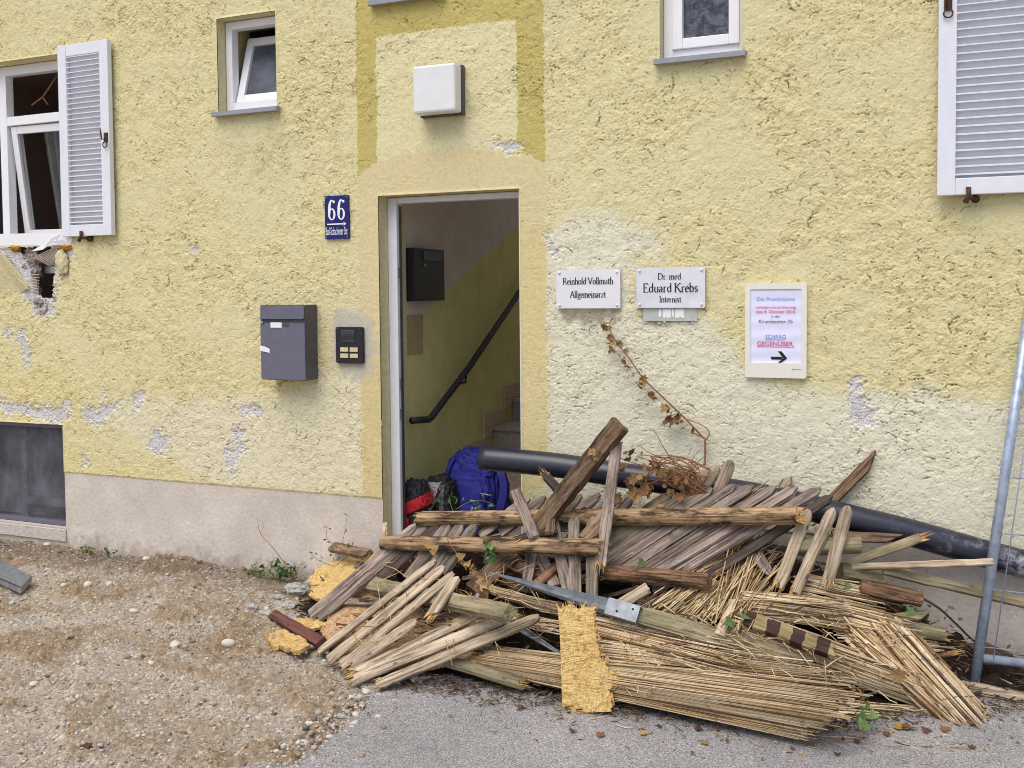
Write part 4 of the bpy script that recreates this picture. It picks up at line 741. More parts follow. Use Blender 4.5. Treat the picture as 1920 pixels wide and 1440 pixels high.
# pebbles -------------------------------------------------------------
def ico(sub):
    bm = bmesh.new(); bmesh.ops.create_icosphere(bm, subdivisions=sub, radius=1); V = np.array([v.co[:] for v in bm.verts]); Fc = np.array([[v.index for v in f.verts] for f in bm.faces]); bm.free(); return V, Fc
def scatter_stones(N, pos, size, sub, seed):
    r = np.random.default_rng(seed); V0, F0 = ico(sub); nv = len(V0); out = np.empty((N, nv, 3)); 
    for k in range(N):
        s = size[k]; dirs = r.standard_normal((3, 3)); dirs /= np.linalg.norm(dirs, axis=1)[:, None]; d = 1+(np.maximum(0, V0 @ dirs.T)**2 @ r.uniform(-.25, .25, 3)); v = V0*d[:, None]*np.array([s*r.uniform(.8, 1.3), s*r.uniform(.7, 1.), s*r.uniform(.45, .7)])
        a = r.uniform(0, 6.28); c_, s_ = math.cos(a), math.sin(a); v = np.stack([v[:, 0]*c_-v[:, 1]*s_, v[:, 0]*s_+v[:, 1]*c_, v[:, 2]], 1); t_ = r.normal(0, .25); v = np.stack([v[:, 0], v[:, 1]*math.cos(t_)-v[:, 2]*math.sin(t_), v[:, 1]*math.sin(t_)+v[:, 2]*math.cos(t_)], 1)
        out[k] = v+pos[k]+np.array([0, 0, s*.2])
    return out.reshape(-1, 3), (F0[None]+np.arange(N)[:, None, None]*nv).reshape(-1, 3)
n = NT('river_pebble'); geo = n.node('ShaderNodeNewGeometry'); f = n.noise(160, 4, .6, n.coord())
n.base(n.mix(.35, n.ramp(geo.outputs['Random Per Island'], [(0, c8(122, 104, 84)), (.15, c8(164, 144, 118)), (.35, c8(178, 172, 162)), (.55, c8(208, 202, 192)), (.7, c8(158, 158, 162)), (.85, c8(216, 210, 198)), (.95, c8(166, 136, 106)), (1, c8(120, 122, 130))]), n.ramp(f, [(.3, (.5, .5, .5)), (.6, (1, 1, 1))]), 'MULTIPLY')); n.p.inputs['Roughness'].default_value = .8; M['pebble'] = n.m
r = np.random.default_rng(31); pos = []; size = []
while len(pos) < 42000:
    x, y = r.uniform(-6.4, -1.4), r.uniform(-2.9, -.02); s = r.choice([.002, .0032, .005, .008, .012], p=[.44, .33, .16, .06, .01])*r.uniform(.8, 1.25)
    i, j = min(np.searchsorted(gx, x), gnx-1), min(np.searchsorted(gy, y), gny-1)
    if r.random() < sand[j, i]*.7: continue
    near = min((Vector((x, y, 0))-e).length for e in edge)
    if on_asphalt(x, y) and r.random() > .5*math.exp(-near/.06): continue
    if y > -1.7 and x > -2.3 and near > .3: continue
    pos.append((x, y, gh[j, i]-.012 if not on_asphalt(x, y) else .022)); size.append(s)
for k in range(520):      # stones gathered along the asphalt edge and beside the heap
    e = edge[r.integers(0, 5)] if k < 260 else Vector((r.uniform(-3.3, -2.3), r.uniform(-1.15, -.45), 0)); x, y = e.x+r.normal(-.05, .07), e.y+r.normal(0, .08); s = r.choice([.005, .008, .012, .018], p=[.42, .35, .18, .05])
    pos.append((x, y, .018)); size.append(s)
V, Fc = scatter_stones(len(pos), pos, size, 1, 3); me = tri_mesh('pebbles', V, Fc, M['pebble'], True); tag(link('pebbles', me), 'small grey, white and tan pebbles strewn over the sandy ground', 'pebbles', kind='stuff')
ST_ = [(330, 1211, 14), (430, 1214, 15), (283, 1243, 9), (63, 1275, 10), (585, 1360, 17), (570, 1390, 15), (146, 1236, 8), (165, 1100, 12), (205, 1096, 8), (120, 1098, 9), (275, 1055, 11), (88, 1030, 13), (250, 1140, 9), (620, 1388, 13), (625, 1412, 12), (660, 1305, 12), (690, 1292, 14), (535, 1402, 11), (700, 1280, 10), (40, 1098, 9), (500, 1140, 10)]
for k, (px, py, rad) in enumerate(ST_):
    p = G(px, py); s = rad*depth(p)/F_PX*.8; V, Fc = scatter_stones(1, [(p.x, p.y, ground_z(p.x, p.y)-s*.05)], [s], 3, 100+k); c_ = V.mean(0); me = tri_mesh('stone', V-c_, Fc, M['pebble'], True)
    o = link('stone', me, None, Matrix.Translation(Vector(c_)))
    tag(o, 'smooth fist sized pale stone lying loose on the sandy gravel', 'stone', 'larger stones on the gravel')

n = NT('broken_concrete'); f = n.noise(40, 6, .7, n.coord()); n.base(n.ramp(f, [(.3, c8(136, 132, 126)), (.6, c8(186, 182, 174)), (.8, c8(206, 202, 196))])); n.bump(f, .01); n.p.inputs['Roughness'].default_value = .95; M['rubblestone'] = n.m
for k, (px, py, rx) in enumerate([(556, 1112, 26), (536, 1136, 20), (500, 1152, 16), (472, 1142, 12), (590, 1096, 22), (548, 1160, 13), (520, 1120, 12), (690, 1288, 18), (708, 1300, 15), (700, 1322, 17), (676, 1310, 10), (600, 1372, 12), (640, 1345, 11)]):
    p = G(px, py); rr2 = rx*depth(p)/F_PX; mb = MB(); rubble(mb, Vector((0, 0, 0)), (rr2, rr2*.7, rr2*.42), 40+k, .3, 3); o = mb.build('concrete_chunk', M['rubblestone'], None, Matrix.Translation((p.x, p.y, ground_z(p.x, p.y)+rr2*.25)))
    tag(o, 'angular pale concrete chunk lying where the gravel meets asphalt and heap', 'rubble', 'concrete chunks beside the heap')

# ================================================================== boards
def wid(px, p): return px*depth(p)/F_PX
def board(name, p0, p1, wpx, th, mat, e0='flat', e1='flat', prof='flat', parent=None, roll=0., nrm=None, bow=0., seed=None, wscale=1.):
    p0, p1 = pt(p0), pt(p1); L = (p1-p0).length; xd = (p1-p0)/L; mid = (p0+p1)/2; w_ = wid(wpx, mid)*wscale; r = random.Random(hash((round(p0.x, 4), round(p1.x, 4), seed)) & 0xffff)
    nn = nrm or (Vector((0, -.45, .89))*.55+(CAM-mid).normalized()*.6); nn = (nn-xd*nn.dot(xd)).normalized(); nn = Matrix.Rotation(roll, 3, xd) @ nn; yd = nn.cross(xd)
    vw = (CAM-mid).normalized(); pl_ = (xd-vw*xd.dot(vw)).normalized().cross(vw); w_ = w_/max(.62, abs(yd.dot(pl_)))**(0 if prof == 'log' else 1)
    M4 = Matrix(((xd.x, yd.x, nn.x, p0.x), (xd.y, yd.y, nn.y, p0.y), (xd.z, yd.z, nn.z, p0.z), (0, 0, 0, 1)))
    if prof == 'log': ring = [(math.cos(a), math.sin(a)) for a in np.linspace(0, 2*math.pi, 14, endpoint=False)]
    elif prof == 'half': ring = [(math.cos(a), math.sin(a)*1.0-.1) for a in np.linspace(-.15, math.pi+.15, 9)]+[(-.8, -1), (.8, -1)]
    else: ring = [(1, -.7), (1, .7), (.86, 1), (0, 1.04), (-.86, 1), (-1, .7), (-1, -.7), (-.86, -1), (0, -1), (.86, -1)]
    K = len(ring); N = max(6, int(L/.035)); xsn = list(np.linspace(0, L, N+1))
    tipL = w_*.75
    if e1 in ('tip', 'round', 'slant', 'taper'):
        tl_ = tipL if e1 != 'taper' else tipL*2.2; xsn = [x for x in xsn if x < L-tl_*1.1]+[L-tl_, L-tl_*.6, L-tl_*.3, L-tl_*.1, L]
    wa = [r.gauss(0, .07) for _ in ring]; vs = []; n_ = len(xsn); ph = r.uniform(0, 6)
    for i, x in enumerate(xsn):
        sx_ = 1.; off = 0.; t = 0
        if e1 in ('tip', 'round', 'slant', 'taper') and x > L-tipL*2.3:
            tl_ = tipL if e1 != 'taper' else tipL*2.2; t = max(0, min(1, (x-(L-tl_))/tl_)); sx_ = {'tip': 1-.78*t, 'round': math.sqrt(max(.05, 1-t*t*.93)), 'slant': 1-.8*t, 'taper': 1-.9*t}[e1]
            if e1 in ('slant', 'taper'): off = .8*t*(1 if r.random() < 2 else -1)*(w_/2)*.95
        jit = 1+.03*math.sin(x*23+ph)+.02*math.sin(x*61+ph*2)
        for k, (a, b) in enumerate(ring):
            e = 1+wa[k]+r.gauss(0, .034); xx = x
            if (i == 0 and e0 == 'broken') or (i == n_-1 and e1 == 'broken'): xx = x+r.uniform(-.035, .012)*(1 if i else -1)
            elif i in (0, n_-1): xx = x+r.uniform(-.004, .004)
            bz = bow*math.sin(math.pi*x/L)
            vs.append((xx, a*w_/2*sx_*e*jit+off, b*th/2*e*(1-.25*t)+bz))
    mb = MB(); fs = []
    for i in range(n_-1):
        for k in range(K): fs.append((i*K+k, i*K+(k+1) % K, (i+1)*K+(k+1) % K, (i+1)*K+k))
    mb.add(vs, fs, 0, prof != 'flat')
    for i, e in ((0, e0), (n_-1, e1)):
        ctr = Vector((sum(vs[i*K+k][0] for k in range(K))/K+(0 if e != 'broken' else (.012 if i == 0 else -.012)), sum(vs[i*K+k][1] for k in range(K))/K, sum(vs[i*K+k][2] for k in range(K))/K))
        cap = [vs[i*K+k] for k in range(K)]+[ctr]; mb.add(cap, [(k, (k+1) % K, K) for k in range(K)], 1 if e == 'broken' else 0)
        if e == 'broken':
            sgn = -1 if i == 0 else 1
            for _ in range(7):
                yy, zz = r.uniform(-.42, .42)*w_, r.uniform(-.4, .4)*th; ln = r.uniform(.012, .05); a = .0035
                mb.add([(xsn[i]-sgn*.02, yy-a, zz), (xsn[i]-sgn*.02, yy+a, zz-a), (xsn[i]-sgn*.02, yy, zz+a), (xsn[i]+sgn*ln, yy+r.uniform(-.006, .006), zz+r.uniform(-.004, .004))], [(0, 1, 3), (1, 2, 3), (2, 0, 3)], 1)
    o = mb.build(name, [M[mat] if isinstance(mat, str) else mat, M['fresh']], parent, M4); return o

# heap core ------------------------------------------------------------
hx = np.arange(-3.3, .85, .02); hy = np.arange(-1.4, -.02, .02); HX_, HY_ = np.meshgrid(hx, hy); hz = np.array([[hmound(x, y) for x in hx] for y in hy])
hn = fnoise(len(hy), len(hx), .02, .04, .3, .8, 41); hz2 = np.where(hz > .005, hz*.86-.045+hn*.012*np.clip(hz*8, 0, 1), -.06)
me = grid_mesh('debris_mound', np.stack([HX_, HY_, hz2], -1), None, None, True); me.materials.append(M['soil']); tag(link('debris_mound', me), 'dark brown soil and crumbled wood rubble under the broken fence heap', 'rubble', kind='stuff')
def scatter_sticks(name, label, N, spots, mat, lmin, lmax, rad, seed, cat, flat=True):
    r = random.Random(seed); mb = MB()
    for k in range(N):
        p = spots(r); a = r.uniform(0, 6.28); l = r.uniform(lmin, lmax)*r.random()**.5; d = Vector((math.cos(a), math.sin(a)*.8, r.gauss(0, .25))).normalized()*l
        if r.random() < .45: mb.tube([p-d/2, p+d/2], r.uniform(.5, 1)*rad, 4, caps=False)
        else:
            s = Vector((-d.y, d.x, r.gauss(0, .3)*l)).normalized()*l*r.uniform(.2, .5)*.6; mb.add([p-d*.4, p+s*.6-d*.1, p+d*.4+Vector((0, 0, l*.1)), p-s*.5+d*.05], [(0, 1, 2, 3)])
    o = mb.build(name, mat); tag(o, label, cat, kind='stuff'); return o
def mound_spot(r):
    while True:
        x, y = r.uniform(-3.0, .5), r.uniform(-1.2, -.1); h = hmound(x, y)
        if h > .02: return Vector((x, y, h*.86-.03+r.uniform(0, .05)))
scatter_sticks('heap_debris', 'brown twigs, leaves and splinters filling the gaps of the debris heap', 3600, mound_spot, M['litter'], .02, .12, .0035, 51, 'debris')
def edge_spot(r):
    x = r.uniform(-2.35, .45); yf = float(np.interp(x, FX, FY)); return Vector((x, yf+r.gauss(-.01, .06), .026+r.uniform(0, .012)))
scatter_sticks('leaf_litter', 'brown leaf litter and twigs along the front foot of the heap', 2600, edge_spot, M['litter'], .012, .06, .002, 52, 'leaf litter')
def apron_spot(r):
    x = r.uniform(-2.2, .6); yf = float(np.interp(x, FX, FY)); return Vector((x, yf-abs(r.gauss(0, .22)), .026))
scatter_sticks('bark_crumbs', 'tiny bark crumbs and stalks scattered over the grey asphalt', 320, apron_spot, M['litter'], .008, .035, .0014, 53, 'crumbs')
def wall_spot(r): return Vector((r.uniform(-6, -2.7), r.uniform(-.16, -.03), r.uniform(0, .03)))
scatter_sticks('wall_foot_debris', 'dark rubble crumbs and dead stalks along the foot of the plinth', 900, wall_spot, M['litter'], .01, .05, .002, 54, 'debris')

# black pipe -------------------------------------------------------------
pp = [W(902, 859, -.27), W(1040, 872, -.255), W(1180, 893, -.235), W(1320, 914, -.22), W(1460, 938, -.20), W(1580, 968, -.17), W(1700, 997, -.13), W(1820, 1031, -.10), W(1920, 1058, -.09), W(2060, 1098, -.09)]
def smooth_path(ps, n):
    out = []
    for i in range(len(ps)-1):
        a, b, c, d = ps[max(i-1, 0)], ps[i], ps[i+1], ps[min(i+2, len(ps)-1)]
        for k in range(n): t = k/n; out.append(.5*((2*b)+(c-a)*t+(2*a-5*b+4*c-d)*t*t+(3*b-a-3*c+d)*t**3))
    return out+[ps[-1]]
path = smooth_path(pp, 6); mb = MB(); R = .0605
mb.tube(path, [R*.95]+[R]*(len(path)-1), 28)
o = mb.build('drain_pipe', M['pipe'], None, origin=(-1., -.2, .4)); tag(o, 'long black plastic pipe leaning along the wall behind the heap', 'pipe')

# fence panels --------------------------------------------------------------
def panel(label, base, rails, pickets, group='broken picket fence panels'):
    # the panel is flat: its plane is fitted through the heap, the slats lie in it and the rails on it
    A = np.array([pt(p) for k in pickets for p in k[:2]]); c = A.mean(0); u_, s_, vt = np.linalg.svd(A-c); nrm = Vector(vt[2]); c = Vector(c)
    if nrm.dot(CAM-c) < 0: nrm = -nrm
    def on(p, off):
        if p[2] < 0: return W(*p)
        r_ = ray(p[0], p[1]); c2 = c+nrm*off; return CAM+r_*((c2-CAM).dot(nrm)/r_.dot(nrm))
    t = thing('picket_fence', base, label, 'fence panel', group)
    for (p0, p1, w_, th, mt, e0, e1, pr) in rails: board('rail', on(p0, p0[2] if p0[2] else -.04), on(p1, p1[2] if p1[2] else -.04), w_, th, mt, e0, e1, pr, t)
    for (p0, p1, w_, mt, e0, e1) in pickets: board('picket', on(p0, random.uniform(-.003, .004)), on(p1, random.uniform(-.003, .004)), w_, .026 if mt == 'tan' else .019, mt, e0, e1, 'half' if mt == 'tan' else 'flat', t, roll=random.uniform(-.12, .12), seed=w_, nrm=nrm)
    return t
mats = ['mauve', 'grey', 'mauve', 'mauve', 'grey', 'green']
pk = []
for i, (tx, ty_, bx, by) in enumerate([(993, 935, 900, 1004), (1023, 932, 938, 1000), (1091, 929, 985, 1012), (1125, 927, 1015, 1015), (1163, 926, 1060, 1020), (1188, 930, 1110, 1012), (1262, 925, 1132, 1012), (1302, 920, 1135, 1032), (1337, 916, 1138, 1048), (1380, 910, 1142, 1064), (1412, 911, 1160, 1075), (1454, 914, 1185, 1083), (1494, 914, 1205, 1090), (1539, 916, 1222, 1104), (1560, 930, 1268, 1118)]):
    pk.append(((bx, by, .09), (tx, ty_, -.36), 17, ['grey', 'grey', 'grey', 'mauve', 'grey', 'mauve', 'green', 'green', 'grey', 'mauve', 'mauve', 'mauve', 'mauve', 'mauve', 'dark'][i], 'flat', 'tip'))
panel('largest broken picket panel with mauve grey slats under a long split log rail', S(1300, 1000), [((785, 973, .05), (1506, 967, .055), 29, .07, 'log', 'broken', 'broken', 'log'), ((1128, 1072, .045), (1330, 1090, .045), 31, .06, 'rot', 'broken', 'flat', 'log')], pk)
panel('three pale slats sticking up from behind the long log rail beside the vine tangle', S(1340, 900), [((1275, 955, -.3), (1385, 952, -.3), 14, .03, 'brown', 'flat', 'flat', 'flat')], [((1258, 960, -.34), (1329, 876, -.32), 22, 'tan', 'flat', 'round'), ((1300, 955, -.33), (1347, 875, -.31), 17, 'tan', 'flat', 'round'), ((1335, 950, -.34), (1371, 864, -.31), 24, 'tan', 'flat', 'round')])
pb = []
for i, (tx, ty_, bx, by) in enumerate([(788, 980, 583, 1152), (806, 981, 597, 1160), (827, 981, 715, 1085), (845, 979, 764, 1086), (868, 980, 800, 1082), (894, 981, 828, 1075)]): pb.append(((bx, by, .05), (tx, ty_, .2), 15.5 if i < 2 else 18, ['mauve', 'grey', 'dark', 'mauve', 'grey', 'grey'][i], 'flat', 'tip'))
pb += [((1066, 1114, .15), (1038, 976, .21), 20, 'grey', 'flat', 'round'), ((1080, 1116, .15), (1076, 970, .21), 19, 'grey', 'flat', 'round'), ((1110, 1124, .15), (1112, 969, .21), 20, 'grey', 'flat', 'round')]
panel('left picket panel with a mossy log rail and three upright grey slats at its end', S(920, 1030), [((718, 1017, .05), (1131, 1025, .05), 27, .065, 'log', 'flat', 'broken', 'log')], pb)
pc = []
for i, (tx, ty_, bx, by) in enumerate([(817, 1050, 598, 1220), (832, 1062, 616, 1236), (850, 1074, 641, 1246), (781, 1162, 652, 1249), (737, 1193, 640, 1243)]): pc.append(((bx, by, .035), (tx, ty_, .2), 17.5, 'tan', 'broken' if i > 2 else 'flat', 'round'))
pc.append(((805, 1158, .19), (853, 1085, .19), 20, 'tan', 'broken', 'flat'))
panel('front left picket panel of pale weathered slats on a green square rail', S(720, 1180), [((695, 1096, 0), (955, 1150, 0), 25, .05, 'green', 'flat', 'flat', 'flat')], pc)
panel('three long pale slats lying fanned at the front left foot of the heap', S(820, 1220), [((830, 1122, 0), (856, 1150, 0), 24, .03, 'tan', 'flat', 'broken', 'flat')], [((662, 1263, .035), (922, 1137, .13), 18, 'tan', 'broken', 'round'), ((655, 1277, .035), (963, 1152, .14), 18, 'tan', 'broken', 'broken'), ((707, 1284, .04), (1012, 1155, .15), 18, 'tan', 'broken', 'round')])
panel('right picket panel of three pale slats with freshly broken yellow ends', S(1540, 1030), [((1490, 1024, 0), (1614, 1021, 0), 30, .07, 'green', 'flat', 'flat', 'half')], [((1459, 1101, .14), (1516, 956, -.44), 21, 'tan', 'broken', 'round'), ((1490, 1113, .15), (1563, 953, -.44), 22, 'tan', 'broken', 'round'), ((1551, 1096, .15), (1590, 949, -.44), 22, 'tan', 'broken', 'round')])

# single boards ---------------------------------------------------------------
BO = [  # name, category, label, p0, p1, width px, thickness, material, ends, profile
 ('beam', 'beam', 'dark brown square beam sticking up highest from the heap before the pipe', (1008, 990, .2), (1163, 795, -.52), 31, .055, 'brown', 'flat', 'flat', 'flat'),
 ('slat', 'slat', 'upright purple grey slat standing under the raised beam', (1126, 1062, .2), (1156, 828, -.5), 21, .018, 'mauve', 'broken', 'flat', 'flat'),
 ('slat', 'slat', 'short stub slat with a brown top leaning left of the raised beam', (1002, 1008, .26), (967, 921, .26), 19, .018, 'mauve', 'flat', 'flat', 'flat'),
 ('beam_offcut', 'beam offcut', 'short brown beam offcut wedged over the long log rail', (1095, 1013, .22), (1146, 960, .27), 27, .05, 'brown', 'flat', 'flat', 'flat'),
 ('broken_stake', 'stake', 'black snapped stake in front of the wall under the pipe', (1066, 940, -.4), (1020, 888, -.36), 15, .025, 'dark', 'flat', 'broken', 'flat'),
 ('board_offcut', 'board offcut', 'small upright brown offcut touching the foot of the raised beam', (1030, 1000, .25), (1034, 958, .26), 17, .02, 'brown', 'flat', 'flat', 'flat'),
 ('splintered_rail', 'rail', 'thin splintered dark rail below the stub slat', (965, 1012, .24), (1045, 994, .24), 15, .03, 'dark', 'broken', 'flat', 'half'),
 ('beam', 'beam', 'brown beam slanting in the dark gap under the left log rail', (885, 1108, .06), (962, 1038, .08), 27, .05, 'brown', 'flat', 'flat', 'flat'),
 ('slat', 'slat', 'grey slat upright in the dark gap under the log rail', (988, 1098, .08), (997, 1038, .1), 20, .018, 'grey', 'flat', 'flat', 'flat'),
 ('slat', 'slat', 'purple slat tilted left beside the three upright slats', (1040, 1100, .07), (1012, 1040, .09), 20, .018, 'mauve', 'flat', 'flat', 'flat'),
 ('splintered_rail', 'rail', 'splintered brown rail slanting behind the metal post anchor', (1003, 1098, .09), (1045, 1060, .1), 17, .04, 'rot', 'broken', 'flat', 'half'),
 ('board_offcut', 'board offcut', 'brown board lying level deep in the gap behind the slats', (948, 1058, .03), (1030, 1085, .03), 18, .03, 'brown', 'flat', 'flat', 'flat'),
 ('painted_batten', 'batten', 'red brown painted batten at the left foot of the heap', (513, 1154, .035), (604, 1206, .05), 19, .035, 'red', 'flat', 'flat', 'flat'),
 ('board_offcut', 'board offcut', 'brown offcut behind the yellow strand board by the wall', (624, 1026, .12), (690, 1040, .1), 17, .03, 'brown', 'flat', 'flat', 'flat'),
 ('log_offcut', 'log', 'grey green log lying on the ground below the long pale slats', (835, 1238, .06), (985, 1284, .05), 24, .045, 'green', 'flat', 'broken', 'log'),
 ('board_offcut', 'board offcut', 'dark stub poking from the foot of the three long slats', (752, 1266, .02), (770, 1290, .02), 18, .03, 'dark', 'flat', 'broken', 'flat'),
 ('pointed_stake', 'stake', 'pointed brown stake leaning on the wall above the pipe', (1553, 945, -.055), (1647, 851, -.03), 20, .022, 'brown', 'flat', 'taper', 'flat'),
 ('tapered_slat', 'slat', 'dark slat with a slanted end lying against the black pipe', (1560, 1005, -.28), (1692, 1010, -.23), 16, .02, 'brown', 'flat', 'taper', 'flat'),
 ('split_slat', 'slat', 'split pale slat pointing up right across the black pipe', (1590, 1057, -.34), (1735, 1005, -.26), 16, .02, 'green', 'flat', 'broken', 'flat'),
 ('thin_slat', 'slat', 'thin pale slat reaching level to the site fence post', (1585, 1064, -.38), (1862, 1054, -.36), 11, .02, 'tan', 'flat', 'flat', 'flat'),
 ('long_board', 'board', 'long mossy board running behind the site fence post', (1655, 1068, -.36), (1990, 1147, -.2), 18, .022, 'green', 'flat', 'flat', 'flat'),
 ('beam_offcut', 'beam offcut', 'squat mossy block where the right slats meet', (1575, 1072, .1), (1650, 1085, .08), 27, .06, 'green', 'flat', 'flat', 'flat'),
 ('beam_offcut', 'beam offcut', 'dark brown beam with a pale top near the fallen reed mat', (1612, 1100, -.44), (1728, 1124, -.40), 24, .05, 'rot', 'flat', 'flat', 'flat'),
 ('pointed_stake', 'stake', 'short dark pointed stake peeping over the reed mat edge', (1620, 1118, .08), (1692, 1138, .08), 15, .02, 'dark', 'flat', 'taper', 'flat'),
 ('pointed_stake', 'stake', 'mossy pointed stake lying low at the right of the heap', (1640, 1165, .1), (1746, 1152, .1), 16, .02, 'green', 'flat', 'taper', 'flat'),
 ('log_offcut', 'log', 'mossy log with a dark rotten hollow end at the right', (1660, 1172, .06), (1777, 1191, .1), 26, .06, 'green', 'flat', 'broken', 'log'),
 ('patched_post', 'post', 'square post with a row of brown paint squares on the reed mats', (1397, 1161, .15), (1564, 1221, .15), 27, .05, 'patched', 'flat', 'broken', 'flat'),
 ('short_slat', 'slat', 'short tan slat end standing left of the square patterned post', (1350, 1192, .14), (1378, 1128, .15), 23, .03, 'tan', 'flat', 'flat', 'half'),
 ('short_slat', 'slat', 'short tan slat end above the metal post socket', (1150, 1142, .12), (1214, 1102, .12), 22, .025, 'tan', 'flat', 'flat', 'half'),
 ('short_slat', 'slat', 'mossy slat half buried in the loose reed straw', (1276, 1172, .1), (1314, 1125, .1), 22, .025, 'green', 'flat', 'flat', 'flat'),
 ('short_slat', 'slat', 'small purple slat end lying on the loose reed straw', (1416, 1034, .17), (1444, 1079, .17), 21, .018, 'mauve', 'flat', 'tip', 'flat'),
 ('short_slat', 'slat', 'thin tan slat tip standing alone above the log rail', (1455, 935, .05), (1483, 893, .05), 19, .018, 'tan', 'flat', 'tip', 'flat'),
 ('long_board', 'board', 'tan board lying on the ground under the site fence', G(1775, 1284, .04), G(1990, 1322, .03), 20, .03, 'tan', 'flat', 'flat', 'flat'),
 ('long_board', 'board', 'dark board lying behind the foot of the site fence', W(1790, 1256, -.2), W(1990, 1284, -.17), 22, .03, 'dark', 'flat', 'flat', 'flat'),
 ('splinter', 'splinter', 'upright torn splinter at the left end of the mossy log rail', (722, 1010, .17), (722, 980, .17), 10, .015, 'tan', 'flat', 'broken', 'half'),
]
for (nm, cat, lab, p0, p1, wp, th, mt, e0, e1, pr) in BO: tag(board(nm, p0, p1, wp, th, mt, e0, e1, pr), lab, cat)

rs_ = random.Random(303)
for k in range(70):
    p = mound_spot(rs_)
    while hmound(p.x, p.y) < .12 or p.x < -2.6: p = mound_spot(rs_)
    p = p + Vector((0, -.02, .035)); a = rs_.choice([rs_.gauss(.7, .3), rs_.gauss(-.25, .35), rs_.uniform(-3, 3)]); l = rs_.uniform(.07, .3); d = Vector((math.cos(a), -.3*math.sin(a), math.sin(a)*.35)).normalized()*l
    o = board('wood_scrap', p-d/2, p+d/2, rs_.uniform(6, 15), rs_.uniform(.008, .02), rs_.choice(['dark', 'brown', 'mauve', 'tan', 'rot', 'grey', 'dark']), rs_.choice(['flat', 'broken']), 'broken', 'flat', seed=k); tag(o, 'small broken wood scrap lodged in the gaps of the debris heap', 'wood scrap', 'wood scraps in the heap')
# metal post anchors ---------------------------------------------------------
def anchor(p_tip, p_sock, p_end, label, k_=1.):
    p0, p1, p2 = pt(p_tip), pt(p_sock), pt(p_end); t = thing('post_anchor', p1, label, 'post anchor', 'metal ground spikes')
    xd = (p1-p0).normalized(); nn = Vector((0, -.45, .89))*.3+(CAM-p1).normalized(); nn = (nn-xd*nn.dot(xd)).normalized(); yd = nn.cross(xd); L = (p1-p0).length
    M4 = Matrix(((xd.x, yd.x, nn.x, p0.x), (xd.y, yd.y, nn.y, p0.y), (xd.z, yd.z, nn.z, p0.z), (0, 0, 0, 1))); mb = MB()
    for ang in (.6, .6+math.pi/2): 
        c_, s_ = math.cos(ang), math.sin(ang); h1 = .038*k_
        for sgn in (-1, 1):
            a = Vector((0, 0, 0)); b = Vector((L, sgn*c_*h1, sgn*s_*h1)); e = Vector((L, 0, 0)); off = Vector((0, -s_, c_))*.0018
            mb.add([a-off, e-off, b-off, a+off, e+off, b+off], [(0, 1, 2), (5, 4, 3), (0, 2, 5, 3), (1, 4, 5, 2)])
    mb.build('spike', M['galvdull'], t, M4); mb = MB(); sl = (p2-p1).length; h = .034*k_
    Ms = M4.copy(); Ms.translation = p1
    for lo, hi in (((0, -h, h-.003), (sl, h, h)), ((0, -h, -h), (sl, -h+.003, h-.0031)), ((0, h-.003, -h), (sl, h, h-.0031)), ((0, -h+.0031, -h), (sl, h-.0031, -h+.003)), ((-.004, -h+.0032, -h+.0032), (0.002, h-.0032, h-.0032))): mb.box(lo, hi, 0)
    mb.build('socket', M['galvdull'], t, Ms)
    mb = MB()
    for x, y in ((sl*.35, -.012), (sl*.8, .014)): mb.tube([(x, y, h-.001), (x, y, h+.001)], .005, 9)
    mb.build('bolt_hole', M['ink'], t, Ms)
    return t, M4, p2, xd
t, M4, p2, xd = anchor((904, 1069, .2), (1143, 1139, .19), (1203, 1156, .19), 'long grey metal ground spike with its square socket in mid heap')
tag(board('fence_post', p2-xd*.04, (1500, 1240, .03), 31, .06, 'green', 'flat', 'flat', 'flat'), 'mossy square post still stuck in the long metal ground spike', 'post')
anchor((1085, 1248, .04), (945, 1158, .05), (888, 1132, .06), 'small grey metal ground spike under the long pale slats', .72)

